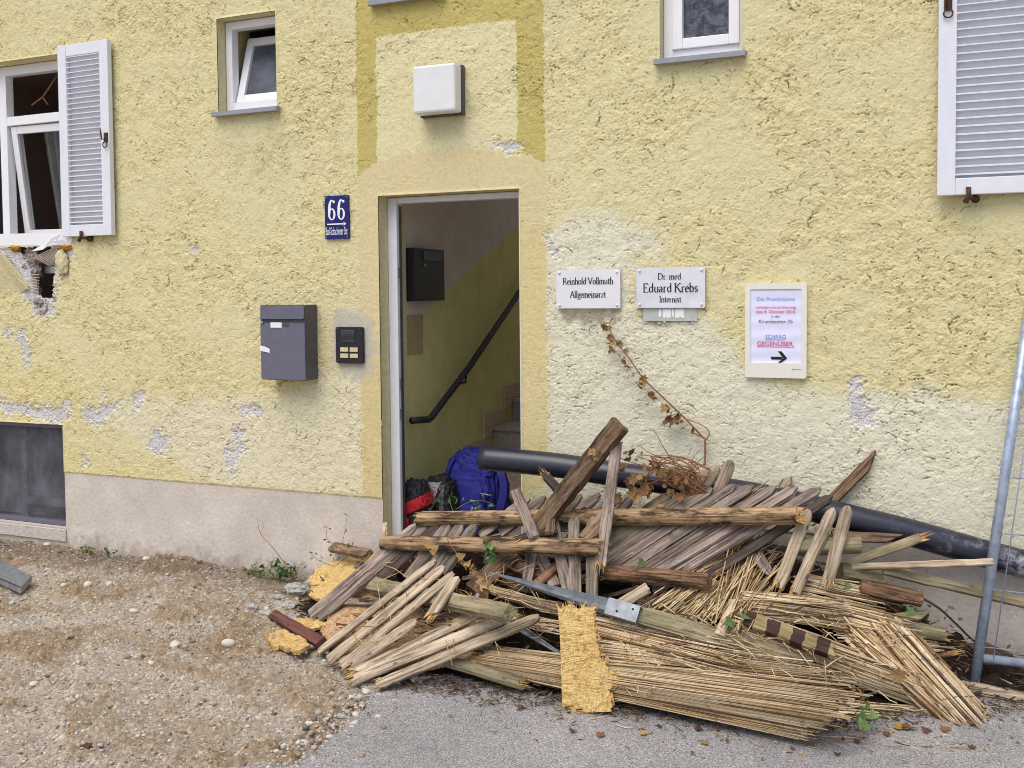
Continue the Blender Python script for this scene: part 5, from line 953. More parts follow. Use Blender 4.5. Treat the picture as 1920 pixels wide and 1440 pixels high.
# strand boards ---------------------------------------------------------------
def slab(label, pts, th, mat, jag=.012, name='strand_board', lift=None, plane=None, jag_px=3, fibres=40, smooth_e=()):
    P3 = []; r = random.Random(len(pts)*7+int(pts[0][0]))
    for i in range(len(pts)):
        a, b = pts[i], pts[(i+1) % len(pts)]; L = math.hypot(b[0]-a[0], b[1]-a[1]); k = max(1, int(L/3)); j = 0 if i in smooth_e else jag_px
        for m in range(k): t = m/k; P3.append((a[0]+(b[0]-a[0])*t+r.gauss(0, j*.6), a[1]+(b[1]-a[1])*t+r.gauss(0, j*.5), i))
    if plane is None:      # best plane through the heap points
        A = np.array([S(p[0], p[1], lift) for p in pts]); c = A.mean(0); u, s_, vt = np.linalg.svd(A-c); nrm = Vector(vt[2]); c = Vector(c)
    else: c, nrm = plane
    if nrm.dot(CAM-c) < 0: nrm = -nrm
    def on(px, py): rr_ = ray(px, py); return CAM+rr_*((c-CAM).dot(nrm)/rr_.dot(nrm))
    V3 = [on(p[0], p[1]) for p in P3]; xd = Vector((0, 0, 1)).cross(nrm).normalized() if abs(nrm.z) < .95 else Vector((1, 0, 0)); yd = nrm.cross(xd)
    M4 = Matrix(((xd.x, yd.x, nrm.x, c.x), (xd.y, yd.y, nrm.y, c.y), (xd.z, yd.z, nrm.z, c.z), (0, 0, 0, 1))); Mi = M4.inverted()
    loc = [Mi @ v for v in V3]; bm = bmesh.new(); vt_ = [bm.verts.new((v.x, v.y, 0)) for v in loc]; f = bm.faces.new(vt_); res = bmesh.ops.triangulate(bm, faces=[f]); 
    for _ in range(2): bmesh.ops.subdivide_edges(bm, edges=[e for e in bm.edges if not e.is_boundary and e.calc_length() > .03], cuts=1)
    bmesh.ops.triangulate(bm, faces=[f for f in bm.faces if len(f.verts) > 4])
    for v in bm.verts: v.co.z = r.gauss(0, .0012)+ .006*math.sin(v.co.x*14+v.co.y*9)
    ex = bmesh.ops.extrude_face_region(bm, geom=list(bm.faces)); 
    for v in [g for g in ex['geom'] if isinstance(g, bmesh.types.BMVert)]: v.co.z -= th*(1+r.uniform(-.2, .2))
    bmesh.ops.recalc_face_normals(bm, faces=bm.faces); me = bpy.data.meshes.new(name); bm.to_mesh(me); bm.free(); me.materials.append(M[mat]); me.materials.append(M['fresh'])
    t = link(name, me, None, M4); tag(t, label, 'strand board', 'torn strand board pieces'); mb = MB()
    rag = [k for k in range(len(loc)) if P3[k][2] not in smooth_e]
    for _ in range(fibres):
        v = loc[r.choice(rag)]; d = Vector((v.x-sum(q_.x for q_ in loc)/len(loc), v.y-sum(q_.y for q_ in loc)/len(loc), 0)).normalized()*r.uniform(.008, .035); d.rotate(Matrix.Rotation(r.gauss(0, .5), 3, 'Z')); s_ = Vector((-d.y, d.x, 0)).normalized()*r.uniform(.002, .006); b0 = v-d*.5; z = Vector((0, 0, r.uniform(-th, 0)))
        mb.add([b0-s_+z, b0+s_+z, v+d+z+Vector((0, 0, r.uniform(-.004, .01))), b0+z-Vector((0, 0, .003))], [(0, 1, 2), (0, 2, 3), (1, 3, 2)])
    mb.build('torn_fibre', M['fresh'], t, M4); return t
pb_ = G(1100, 1339, .022)
slab('tall yellow strand board strip standing torn in front of the reed mats', [(1053, 1338), (1052, 1250), (1050, 1190), (1047, 1143), (1062, 1139), (1072, 1132), (1080, 1140), (1100, 1138), (1117, 1139), (1112, 1160), (1117, 1180), (1120, 1202), (1125, 1230), (1138, 1252), (1160, 1268), (1158, 1284), (1142, 1292), (1148, 1315), (1147, 1334)], .016, 'osb', plane=(pb_, Vector((0.02, -.94, .34)).normalized()), jag_px=2.6, fibres=70, smooth_e=(0, 1, 2, 18))
slab('yellow strand board piece with a torn rim at the left by the wall', [(580, 1118), (580, 1088), (592, 1068), (612, 1056), (643, 1049), (664, 1036), (690, 1034), (715, 1040), (690, 1070), (655, 1092), (640, 1110), (610, 1122), (592, 1126)], .014, 'osb', lift=.03, fibres=40)
slab('wide pinkish strand board sheet lying under the pale slats', [(600, 1180), (640, 1120), (668, 1075), (690, 1085), (708, 1118), (760, 1130), (830, 1150), (915, 1165), (925, 1200), (888, 1250), (850, 1238), (760, 1262), (700, 1255), (640, 1228), (612, 1205)], .014, 'osbpink', lift=.012, fibres=30, jag_px=1.5)
slab('small crumbled yellow strand board chunk at the far left of the heap', [(498, 1190), (512, 1180), (535, 1180), (548, 1190), (570, 1195), (577, 1212), (560, 1222), (540, 1215), (512, 1208)], .02, 'osb', lift=.04, fibres=30)
slab('orange strand board scrap between the batten and the pink sheet', [(548, 1160), (575, 1156), (602, 1162), (612, 1172), (585, 1180), (560, 1172)], .014, 'osb', lift=.02, fibres=16)

# reed mats ------------------------------------------------------------------
def curve_pts(ps, n):
    ps = [Vector(p) for p in ps]; d = [0]
    for i in range(1, len(ps)): d.append(d[-1]+(ps[i]-ps[i-1]).length)
    q_ = np.linspace(0, d[-1], n); P_ = np.array(ps); return [Vector([np.interp(t, d, P_[:, k]) for k in range(3)]) for t in q_]
def mat(label, left, right, n, bulge=.03, rad=.0032, layers=2, ragged=.05, wires=4, sag=.0):
    A, B = curve_pts(smooth_path([pt(p) for p in left], 4), n), curve_pts(smooth_path([pt(p) for p in right], 4), n); r = random.Random(int(left[0][0])); up = Vector((0, -.5, .86))
    t = thing('reed_mat', A[n//2].lerp(B[n//2], .5), label, 'reed mat', 'fallen reed screen mats'); mb = MB(); tops = []
    for l in range(layers):
        for i in range(n):
            f = (i+.5*(l % 2))/max(1, n-1); f = min(1, f+r.gauss(0, .25)/n); k = min(n-2, int(f*(n-1))); ff = f*(n-1)-k
            a, b = A[k].lerp(A[k+1], ff), B[k].lerp(B[k+1], ff); L = (b-a).length; d = (b-a)/L
            bo = up*(bulge*math.sin(math.pi*f)-l*rad*1.6+r.gauss(0, rad*.35))
            a = a+bo-d*r.uniform(-.3, 1)*ragged; b = b+bo+d*r.gauss(0, .8)*ragged
            if r.random() < .1: b = a.lerp(b, r.uniform(.55, .95))
            if r.random() < .08: b = b+up*r.uniform(.005, .03)+Vector((0, -r.uniform(0, .02), r.gauss(0, .015)))
            rr_ = rad*r.uniform(.65, 1.25); m1 = a.lerp(b, .33)-up*(sag*.9)+Vector((r.gauss(0, .002), r.gauss(0, .002), r.gauss(0, .003))); m2 = a.lerp(b, .67)-up*(sag*.9)+Vector((r.gauss(0, .002), r.gauss(0, .002), r.gauss(0, .003)))
            mb.tube([a, m1, m2, b], [rr_, rr_, rr_, rr_*.8], 5)
            if l == 0: tops.append((a, m1, m2, b, rr_))
    mb.build('reeds', M['reed'], t)
    for w_ in range(wires):
        f = (w_+.6)/wires; path = []; fl = .03*r.gauss(0, 1); mb = MB()
        for i in range(n):
            t_ = i/(n-1); p = A[i].lerp(B[i], min(1, max(0, f+fl*math.sin(t_*5+w_)))); path.append(p+up*(bulge*math.sin(math.pi*t_)+rad*1.15-(sag*.9))+Vector((0, 0, r.gauss(0, .0006))))
        mb.tube(path, .001, 4); mb.build('binding_wire', M['wire_green'], t)
    return t
mat('largest reed mat curling along the asphalt at the front of the heap', [(938, 1212, .04), (918, 1222, .05), (905, 1236, .045), (903, 1248, .03), (928, 1262, .02)], [(1602, 1297, .17), (1575, 1316, .19), (1556, 1342, .17), (1535, 1362, .12), (1500, 1384, .06)], 92, .03, .0026, 3, .05, 7)
mat('ragged dark reed mat under the right end of the largest mat', [(1420, 1300, .0), (1430, 1325, .0), (1440, 1352, .0), (1440, 1375, .01)], [(1712, 1322, .02), (1690, 1345, .02), (1640, 1365, .015), (1600, 1390, .01)], 36, .0, .0028, 2, .07, 3)
mat('narrow reed mat lying behind the torn yellow strand strip', [(1010, 1170, .08), (1090, 1185, .09), (1112, 1205, .08), (1120, 1240, .06)][1:], [(1400, 1212, .05), (1480, 1240, .06), (1530, 1262, .05), (1560, 1284, .02)][1:], 34, .03, .0034, 2, .07, 4)
mat('flattened reed mat with a soil smear below the metal socket', [(1110, 1150, .1), (1108, 1168, .12), (1112, 1188, .11), (1115, 1203, .09)], [(1360, 1200, .09), (1385, 1225, .11), (1375, 1246, .1), (1350, 1262, .08)], 34, .02, .0034, 2, .1, 2)
mat('small reed mat under the long metal spike', [(917, 1096, .06), (920, 1106, .06), (938, 1120, .06)], [(1056, 1134, .08), (1060, 1144, .07), (1060, 1156, .06)], 18, .01, .003, 2, .04, 2)
mat('short reed strip left of the torn strand strip, below the slats', [(1000, 1158, .05), (1005, 1170, .05), (1010, 1182, .04)], [(1056, 1164, .07), (1060, 1175, .07), (1060, 1190, .06)], 14, .01, .003, 2, .04, 1)
mat('long reed mat slanting down right below the square patterned post', [(1440, 1160, .11), (1412, 1172, .12), (1392, 1185, .11), (1380, 1200, .08)], [(1768, 1282, .06), (1765, 1298, .07), (1755, 1315, .06), (1742, 1330, .03)], 40, .035, .0034, 3, .07, 6)
mat('upper reed mat with a straight cut end above the square post', [(1412, 1108, .13), (1400, 1122, .14), (1392, 1140, .13), (1388, 1152, .11)], [(1566, 1124, .12), (1572, 1144, .13), (1580, 1165, .12), (1580, 1180, .1)], 36, .03, .0032, 3, .025, 4)
mat('topmost thin reed mat under the broken slat ends', [(1520, 1078, .08), (1505, 1095, .09), (1500, 1112, .08)], [(1672, 1112, .08), (1664, 1130, .09), (1655, 1150, .08)], 26, .02, .0032, 2, .05, 3)
mat('reed mat lying between the upper cut mat and the dark wall boards', [(1540, 1118, .09), (1555, 1145, .1), (1570, 1172, .09)], [(1680, 1155, .08), (1695, 1180, .09), (1702, 1205, .07)], 30, .02, .0032, 2, .06, 3)
mat('reed mat bottom layer spreading towards the rotten log', [(1590, 1180, .06), (1600, 1200, .06), (1610, 1215, .05)], [(1740, 1200, .05), (1750, 1212, .05), (1740, 1225, .04)], 18, .01, .0032, 2, .08, 2)
mat('coarse reed fan splaying to the asphalt at the far right', [(1728, 1196, .08), (1700, 1200, .1), (1668, 1200, .1), (1640, 1196, .09)], [(1848, 1334, .02), (1830, 1342, .03), (1806, 1350, .03), (1770, 1352, .02)], 34, .02, .0042, 2, .12, 2)
mat('pale reed bundle beside the fan, lying under it', [(1640, 1200, .07), (1622, 1212, .08), (1610, 1222, .07)], [(1800, 1345, .02), (1780, 1352, .02), (1750, 1345, .02)], 22, .02, .0036, 2, .1, 1)
def straws(label, N, gen, seed, rad=.003, name='loose_reeds'):
    r = random.Random(seed); mb = MB()
    for _ in range(N):
        a, b = gen(r); a, b = pt(a), pt(b); m = a.lerp(b, .5)+Vector((r.gauss(0, .004), r.gauss(0, .004), r.gauss(0, .006))); q_ = rad*r.uniform(.5, 1.2); mb.tube([a, m, b], [q_, q_, q_*.7], 5)
    tag(mb.build(name, M['straw']), label, 'loose reeds', kind='stuff')
def g_bundle(r):
    t = r.random(); u_ = r.random(); x0 = 1180+t*200; y0 = 1150+t*38+r.gauss(0, 10); x1 = x0+240-t*190+r.gauss(0, 24); y1 = y0-150+t*20+r.gauss(0, 14); k0, k1 = sorted((r.uniform(0, .45), r.uniform(.5, 1.05)))
    return (x0+(x1-x0)*k0, y0+(y1-y0)*k0, r.uniform(.08, .14)), (x0+(x1-x0)*k1, y0+(y1-y0)*k1, r.uniform(.08, .13))
straws('loose reed straw fallen between the picket panel and the mats', 400, g_bundle, 61)
def g_steep(r):
    x0 = r.uniform(1340, 1400); y0 = r.uniform(1120, 1190); x1 = x0+r.uniform(10, 90); y1 = y0-r.uniform(70, 130); return (x0, y0, r.uniform(.13, .18)), (x1, y1, r.uniform(.14, .2))
straws('steep loose reeds standing against the right picket panel', 60, g_steep, 62, .0032)
def g_gap(r):
    i = r.choice([0, 1, 2, 3]); x0, y0, x1, y1 = [(1170, 1045, 1300, 965), (1300, 1078, 1440, 990), (1320, 1088, 1475, 985), (1280, 945, 1370, 903)][i]; k0, k1 = r.uniform(0, .35), r.uniform(.5, 1); return (x0+(x1-x0)*k0+r.gauss(0, 3), y0+(y1-y0)*k0+r.gauss(0, 3), .12), (x0+(x1-x0)*k1+r.gauss(0, 4), y0+(y1-y0)*k1+r.gauss(0, 4), .13)
straws('reed stalks caught between the mauve slats of the largest panel', 46, g_gap, 63)
def g_any(r):
    x0 = r.uniform(1120, 1700); y0 = r.uniform(1130, 1300)+max(0, (x0-1400)*.1); a = r.gauss(.25, .5); l = r.uniform(15, 60); return (x0, y0, r.uniform(.12, .16)), (x0+l*math.cos(a), y0+l*math.sin(a), r.uniform(.12, .17))
straws('stray reed stalks lying crosswise on the reed mats', 200, g_any, 64, .0026)
def g_tips(r):
    x0 = r.uniform(1360, 1440); y0 = r.uniform(930, 950); return W(x0, y0, -.35), W(x0+r.uniform(15, 40), y0-r.uniform(12, 30), -.345)
straws('reed ends poking out between the slat tips above the log rail', 46, g_tips, 65)
def g_floor(r):
    x0 = r.uniform(870, 1850); yf = 1290+max(0, (x0-900)*.12); y0 = min(1400, yf+r.uniform(-15, 40)); a = r.gauss(.2, .6); l = r.uniform(8, 40); return G(x0, y0, .028), G(x0+l*math.cos(a), y0+l*math.sin(a)*.5, .03)
straws('broken reed bits scattered on the asphalt before the mats', 90, g_floor, 66, .0018)

def g_left(r):
    x0 = r.uniform(660, 1010); y0 = r.uniform(1050, 1205); a = r.gauss(.3, .9); l = r.uniform(10, 60); return (x0, y0, r.uniform(.1, .2)), (x0+l*math.cos(a), y0+l*math.sin(a), r.uniform(.1, .2))
straws('thin straws and stalks strewn over the left half of the heap', 90, g_left, 67, .0018)
# site fence ---------------------------------------------------------------
O_ = G(1826, 1286, .025); TP = W(1883, 900, -.17); vdir = (TP-O_).normalized(); udir = (W(1960, 1263, O_.y)-W(1840, 1248, O_.y)).normalized(); 
t = thing('site_fence', O_, 'galvanised mesh site fence panel leaning at the right picture edge', 'fence'); Ls = 2.0; Wd = 3.4
def FP(u, v): return O_+udir*u+vdir*v
mb = MB(); mb.tube([FP(0, 0), FP(0, Ls)], .021, 16); mb.build('post', M['galv'], t); mb = MB(); mb.tube([FP(Wd, 0), FP(Wd, Ls)], .021, 16); mb.build('post', M['galv'], t)
for v in (.115, Ls-.06): mb = MB(); mb.tube([FP(.02, v), FP(Wd-.02, v)], .0185, 14); mb.build('rail', M['galv'], t)
mb = MB()
for k in range(8): v = .165+.235*k; mb.tube([FP(-.018, v)-Vector((0, .012, 0)), FP(Wd, v)-Vector((0, .012, 0))], .0028, 6)
for k in range(30): u = .055+k*.112; mb.tube([FP(u, .10)-Vector((0, .016, 0)), FP(u+.004*math.sin(k), Ls-.05)-Vector((0, .016, 0))], .0024, 6)
mb.build('mesh', M['galv'], t)

# metal profile at the left, brown sheet at the right
mb = MB(); A_, B_, C_, D_ = [G(x, y, .05) for x, y in ((-60, 1018), (58, 1079), (38, 1101), (-80, 1050))]; mb.prism([A_, B_, C_, D_], Vector((0, 0, -.006))); mb.prism([B_, C_, C_+Vector((0, 0, -.035)), B_+Vector((0, 0, -.035))], Vector((.004, .002, 0))); mb.prism([C_, D_, D_+Vector((0, 0, -.035)), C_+Vector((0, 0, -.035))], Vector((0, .004, 0)))
tag(mb.build('metal_profile', M['galvdull'], None, origin=C_), 'pale grey metal profile lying on gravel at the left picture edge', 'metal profile')
mb = MB(); mb.prism([W(1752, 1226, -.17), W(1800, 1206, -.14), W(1850, 1204, -.12), W(1900, 1226, -.14), W(1880, 1243, -.2), W(1815, 1250, -.22), W(1768, 1246, -.22)], Vector((0, .004, -.012))); tag(mb.build('rusty_sheet', M['brown_sheet'], None, origin=S(1826, 1230)), 'rusty brown sheet corner lying behind the site fence post', 'sheet')

# bags -----------------------------------------------------------------------
def cloth_blob(name, c, half, e, mat, parent=None, crease=.06, seed=0, shape=None):
    bm = bmesh.new(); bmesh.ops.create_icosphere(bm, subdivisions=6, radius=1); o_ = Vector((seed*1.7, seed*.9, seed*2.3))
    for v in bm.verts:
        p = v.co; q_ = Vector([math.copysign(abs(x)**e, x) for x in p]); q_ = q_/max(1e-6, (sum(abs(x)**(2/e) for x in q_))**(e/2))
        f = mnoise.turbulence(Vector((p.x*2.2, p.y*2.2, p.z*1.1))+o_, 4, True, noise_basis='PERLIN_ORIGINAL', amplitude_scale=.5, frequency_scale=2.1); f2 = 1-abs(mnoise.noise(Vector((p.x*3, p.y*3, p.z*5))+o_))*2
        k = 1+crease*(f-.55)+crease*.55*max(0, f2)**3-crease*.3; q_ = Vector((q_.x*half[0]*k, q_.y*half[1]*k, q_.z*half[2]*k)); v.co = shape(q_) if shape else q_
    for f in bm.faces: f.smooth = True
    bm.normal_update(); me = bpy.data.meshes.new(name); bm.to_mesh(me); me.materials.append(mat); o = link(name, me, parent, Matrix.Translation(Vector(c))); return o, bm
def patch_on(bm, c, cond, off, name, mat, parent):
    b2 = bm.copy(); bmesh.ops.delete(b2, geom=[f for f in b2.faces if not cond(f.calc_center_median())], context='FACES')
    for v in b2.verts: v.co += v.normal*off
    ex = bmesh.ops.extrude_face_region(b2, geom=list(b2.faces)); 
    for v in [g for g in ex['geom'] if isinstance(g, bmesh.types.BMVert)]: v.co += v.normal*.004
    bmesh.ops.recalc_face_normals(b2, faces=b2.faces); me = bpy.data.meshes.new(name); b2.to_mesh(me); b2.free(); me.materials.append(mat); return link(name, me, parent, Matrix.Translation(Vector(c)))
Yb = .62; pc = W(893, 920, Yb); bz0 = .21; bz1 = W(893, 843, Yb).z; t = thing('backpack', (pc.x, Yb, bz0), 'blue drawstring backpack with a flap standing on the stairs in the doorway', 'backpack')
hw = (W(942, 900, Yb).x-W(836, 900, Yb).x)/2; hh = (bz1-bz0)/2; bc = (pc.x, Yb, bz0+hh)
def bshape(q_): k = 1-.30*max(0, q_.z/hh)**1.5; return Vector((q_.x*k, q_.y*k, q_.z))
o, bm = cloth_blob('body', bc, (hw, .16, hh), .6, M['canvas'], t, .13, 3, bshape)
def flapcond(p): 
    u_ = (p.x+.01)/(hw*.80); v_ = (p.z-hh*.12)/(hh*.62)
    return p.y < .05 and (p.z > hh*.45 and abs(u_) < 1.0 or (u_*u_+v_*v_ < 1.0))
patch_on(bm, bc, flapcond, .010, 'flap', M['canvas'], t); bm.free()
o, bm = cloth_blob('front_pocket', (pc.x+.02, Yb-.135, bz0+.115), (hw*.62, .06, .10), .6, M['canvasdark'], t, .12, 8); bm.free()
mb = MB(); sp_ = smooth_path([W(926, 868, Yb-.1), W(938, 885, Yb-.15), W(944, 915, Yb-.16), W(938, 950, Yb-.17), W(930, 970, Yb-.16)], 4)
for i in range(len(sp_)-1): mb.add([sp_[i]+Vector((-.022, -.004, 0)), sp_[i]+Vector((.022, .004, 0)), sp_[i+1]+Vector((.022, .004, 0)), sp_[i+1]+Vector((-.022, -.004, 0))], [(0, 1, 2, 3)], 0, True)
mb.build('strap', M['canvasdark'], t); mb = MB(); mb.tube(smooth_path([W(852, 858, Yb-.1), W(841, 880, Yb-.14), W(838, 905, Yb-.15), W(846, 925, Yb-.16)], 4), .014, 8); mb.build('strap', M['canvas'], t)
mb = MB(); mb.tube([W(900, 925, Yb-.205), W(922, 929, Yb-.2)], .004, 6); mb.tube([W(905, 927, Yb-.207), W(906, 936, Yb-.207)], .003, 5); mb.build('zip', M['galvdull'], t)
Yc = .36; pc = W(812, 935, Yc); t = thing('rucksack', (pc.x, Yc, .15), 'black rucksack with a pale grey back panel between the other bags', 'rucksack'); rc = (pc.x+.02, Yc+.05, .35)
o, bm = cloth_blob('body', rc, (.115, .10, .235), .68, M['bagblack'], t, .14, 12); patch_on(bm, rc, lambda p: p.y < .02 and abs(p.x+.012-(p.z-.14)*.25) < .038 and .06 < p.z < .2, .003, 'back_panel', M['baggrey'], t)
patch_on(bm, rc, lambda p: p.y < .04 and abs(p.x-.06+(p.z)*.05) < .014 and -.15 < p.z < .19, .003, 'strap', M['boxside'], t); bm.free()
Yd = .21; pc = W(775, 975, Yd); t = thing('sports_bag', (pc.x, Yd, .1), 'black and red sports bag tucked beside the left door jamb', 'bag'); sc_ = (pc.x+.005, Yd+.03, .33)
o, bm = cloth_blob('body', sc_, (.095, .08, .25), .68, M['bagblack'], t, .14, 15); patch_on(bm, sc_, lambda p: p.y < .05 and abs(p.z-.105-p.x*.5) < .035, .003, 'red_stripe', M['bagred'], t); patch_on(bm, sc_, lambda p: p.y < .05 and p.x < -.01 and abs(p.z+.03+p.x*1.2) < .05, .003, 'red_stripe', M['bagred'], t); bm.free()

# plants ---------------------------------------------------------------------
def leafshape(kind):
    if kind == 'maple':
        pts = []; 
        for i, (a, l) in enumerate([(-150, .5), (-120, .42), (-95, .75), (-70, .58), (-45, .9), (-24, .66), (0, 1.05), (24, .66), (45, .9), (70, .58), (95, .75), (120, .42), (150, .5)]): pts.append((l*math.cos(math.radians(a)), l*math.sin(math.radians(a))))
        return pts
    if kind == 'ivy': return [(-.1, -.05), (-.3, -.5), (.15, -.55), (.4, -.4), (1, 0), (.4, .4), (.15, .55), (-.3, .5), (-.1, .05)]
    return [(0, 0), (.25, -.2), (.6, -.22), (1, 0), (.6, .22), (.25, .2)]
def leaf(mb, p, size, r, kind='oval', direc=None, flat=False, mi=0, curl=.35):
    d = (direc or Vector((r.gauss(0, 1), r.gauss(0, 1), r.gauss(0, .7)))).normalized(); nn = Vector((0, 0, 1)) if flat else Vector((r.gauss(0, .5), -1+r.gauss(0, .3), r.gauss(.3, .5)))
    nn = (nn-d*nn.dot(d)); nn = nn.normalized() if nn.length > 1e-4 else d.orthogonal().normalized(); s_ = nn.cross(d); c = curl*r.uniform(.4, 1.3)
    pts = leafshape(kind); vs = [p+d*size*.25+nn*size*.1*c]+[p+d*size*x*(1+r.gauss(0, .06))+s_*size*y*(1+r.gauss(0, .08))+nn*size*(c*(y*y*.9+x*x*.35)+r.gauss(0, .05)) for x, y in pts]
    k = len(pts); mb.add(vs, [(0, i+1, (i+1) % k+1) for i in range(k)], mi)
def plant(name, label, cat, stems, leaves, stem_mat, leaf_mat, group=None, seed=0, kind='oval'):
    r = random.Random(seed); base = pt(stems[0][0][0]) if not isinstance(stems[0][0][0], Vector) else stems[0][0][0]; t = thing(name, base, label, cat, group); mb = MB()
    for ps, r0, r1 in stems:
        path = smooth_path([pt(p) for p in ps], 5); mb.tube(path, list(np.linspace(r0, r1, len(path))), 6)
    mb.build('stem', M[stem_mat], t); mb = MB()
    for (p, s_) in leaves: leaf(mb, pt(p), s_, r, kind)
    if leaves: mb.build('foliage', M[leaf_mat], t)
    return t
vy = -.05
lv = []; R_ = random.Random(4)
for (x, y_, k) in [(1130, 610, 4), (1136, 618, 4), (1144, 635, 2), (1148, 641, 2), (1157, 645, 2), (1146, 655, 3), (1175, 660, 1), (1168, 673, 2), (1178, 684, 2), (1186, 700, 3), (1206, 716, 3), (1209, 720, 2), (1222, 740, 4), (1224, 745, 3), (1250, 763, 2), (1255, 785, 4), (1268, 780, 4), (1262, 792, 4), (1272, 795, 3), (1292, 808, 2)]:
    for _ in range(k): lv.append(((x+R_.gauss(0, 3), y_+R_.gauss(0, 3), vy-.02), R_.uniform(.018, .032)))
plant('dry_vine', 'dry brown vine shoot climbing the wall under the doctor signs', 'vine', [([(1315, 925, -.1), (1321, 870, -.06), (1322, 826, vy), (1316, 818, vy), (1285, 785, vy), (1240, 742, vy), (1205, 708, vy), (1180, 672, vy), (1155, 640, vy), (1140, 612, vy)], .0065, .002), ([(1322, 826, vy), (1330, 812, vy), (1318, 798, vy), (1285, 785, vy)], .004, .002), ([(1318, 820, vy), (1305, 814, vy), (1297, 810, vy)], .004, .003)], lv, 'stem', 'dryleaf', seed=2, kind='maple')
st = []; lv = []
for k in range(32):
    a0 = (R_.uniform(1270, 1330), R_.uniform(905, 935), -.38); x, y_ = R_.uniform(1185, 1330), R_.uniform(842, 915); m = (R_.uniform(1220, 1300), R_.uniform(858, 905), -.42); st.append(([a0, m, (x, y_, -.38)], R_.uniform(.002, .006), .0015))
st += [([(1265, 870, -.36), (1245, 840, -.34), (1226, 804, -.3)], .004, .0012), ([(1300, 880, -.4), (1230, 855, -.36), (1195, 835, -.33), (1180, 838, -.33)], .003, .0012), ([(1300, 885, -.4), (1250, 868, -.38), (1205, 872, -.38), (1160, 858, -.4), (1132, 848, -.5)], .003, .0015), ([(1330, 880, -.4), (1280, 858, -.4), (1245, 860, -.42), (1215, 890, -.44), (1210, 925, -.44)], .006, .003), ([(1325, 895, -.4), (1270, 880, -.4), (1225, 905, -.42), (1190, 905, -.42)], .006, .003)]
for (x, y_, s_) in [(1167, 872, .055), (1184, 848, .04), (1208, 880, .055), (1228, 868, .045), (1190, 898, .05), (1208, 915, .05), (1215, 922, .045), (1188, 920, .05), (1192, 934, .05), (1240, 888, .05), (1255, 890, .04), (1260, 925, .045), (1275, 930, .04), (1180, 905, .04), (1192, 930, .05), (1160, 940, .04), (1098, 955, .035), (1238, 948, .03), (1270, 900, .04), (1285, 915, .04), (1200, 860, .035)]: lv += [((x, y_, -.44), s_*.85), ((x+R_.gauss(0, 8), y_+R_.gauss(0, 7), -.42), s_*.5), ((x+R_.gauss(0, 10), y_+R_.gauss(0, 8), -.46), s_*.45)]
plant('vine_tangle', 'tangle of dry brown vine stems and curled leaves on the pipe', 'vine', st, lv, 'stem', 'dryleaf', seed=6, kind='maple')
plant('dry_sprig', 'small dry leaf sprig hanging across the raised beam', 'sprig', [([(1112, 845, -.56), (1130, 850, -.56), (1155, 855, -.52)], .0015, .001)], [((1112, 850, -.57), .03), ((1116, 856, -.57), .03), ((1108, 848, -.57), .025), ((1120, 848, -.57), .022)], 'stemdark', 'dryleaf', seed=9, kind='maple')
st = [([(838, 1010, .22), (858, 1040, .2), (878, 1060, .2), (895, 1075, .2), (900, 1100, .2), (915, 1125, .2), (945, 1120, .2), (958, 1138, .18)], .002, .0015)]
lv = [((x, y_, .22), s_) for x, y_, s_ in [(806, 1022, .036), (812, 1030, .036), (860, 1045, .036), (872, 1055, .04), (885, 1062, .044), (888, 1070, .036), (900, 1085, .036), (905, 1100, .036), (912, 1108, .036), (905, 1122, .036), (930, 1138, .044), (935, 1145, .036), (918, 1095, .03)]]
plant('dead_vine', 'dead vine with drooping crumpled leaves over the left log rail', 'vine', st, lv+[((x+3, y_+5, .22), s_*.8) for (x, y_, _), s_ in lv], 'stem', 'dryleaf', seed=12, kind='ivy')
plant('ivy_sprig', 'green ivy clump hanging on the mossy log rail', 'ivy', [([(922, 1015, .24), (915, 1030, .24), (908, 1046, .23)], .002, .001)], [((915+R_.gauss(0, 5), 1030+R_.gauss(0, 10), .25), .03) for _ in range(16)], 'stemgreen', 'greenleaf', seed=13, kind='ivy')
st = [([(838, 985, .15), (848, 962, .17), (872, 945, .18), (900, 938, .18), (924, 945, .18)], .0022, .001), ([(800, 968, .14), (820, 935, .15), (832, 915, .15)], .002, .001), ([(850, 960, .17), (842, 935, .17), (848, 925, .17)], .0015, .001)]; lv = []
for (x, y_) in [(848, 930), (843, 945), (850, 940), (858, 935), (866, 940), (880, 938), (888, 942), (895, 938), (902, 948), (908, 946), (915, 948), (922, 950), (885, 950), (894, 954), (905, 956), (845, 958), (812, 945), (808, 960), (820, 935), (778, 972), (785, 965), (855, 952)]: lv.append(((x, y_, .18), .036))
plant('green_sprig', 'fresh green leafy twig in front of the blue backpack', 'sprig', st, lv, 'stemgreen', 'greenleaf', seed=14)
plant('bare_branch', 'thin bare dark branch with few leaves right of the heap', 'branch', [([(1722, 1118, -.33), (1760, 1140, -.3), (1795, 1172, -.26), (1828, 1203, -.2), (1860, 1215, -.18), (1920, 1240, -.16)], .006, .003), ([(1660, 1130, -.45), (1720, 1180, -.42), (1765, 1222, -.4)], .004, .002), ([(1770, 1150, -.3), (1778, 1140, -.3), (1776, 1135, -.3)], .0015, .001)], [((1777, 1137, -.3), .03), ((1738, 1134, -.32), .025), ((1765, 1157, -.3), .03), ((1795, 1160, -.28), .03), ((1770, 1160, -.3), .025), ((1890, 1212, -.3), .03), ((1895, 1208, -.3), .025)], 'stemdark', 'greenleaf', seed=15)
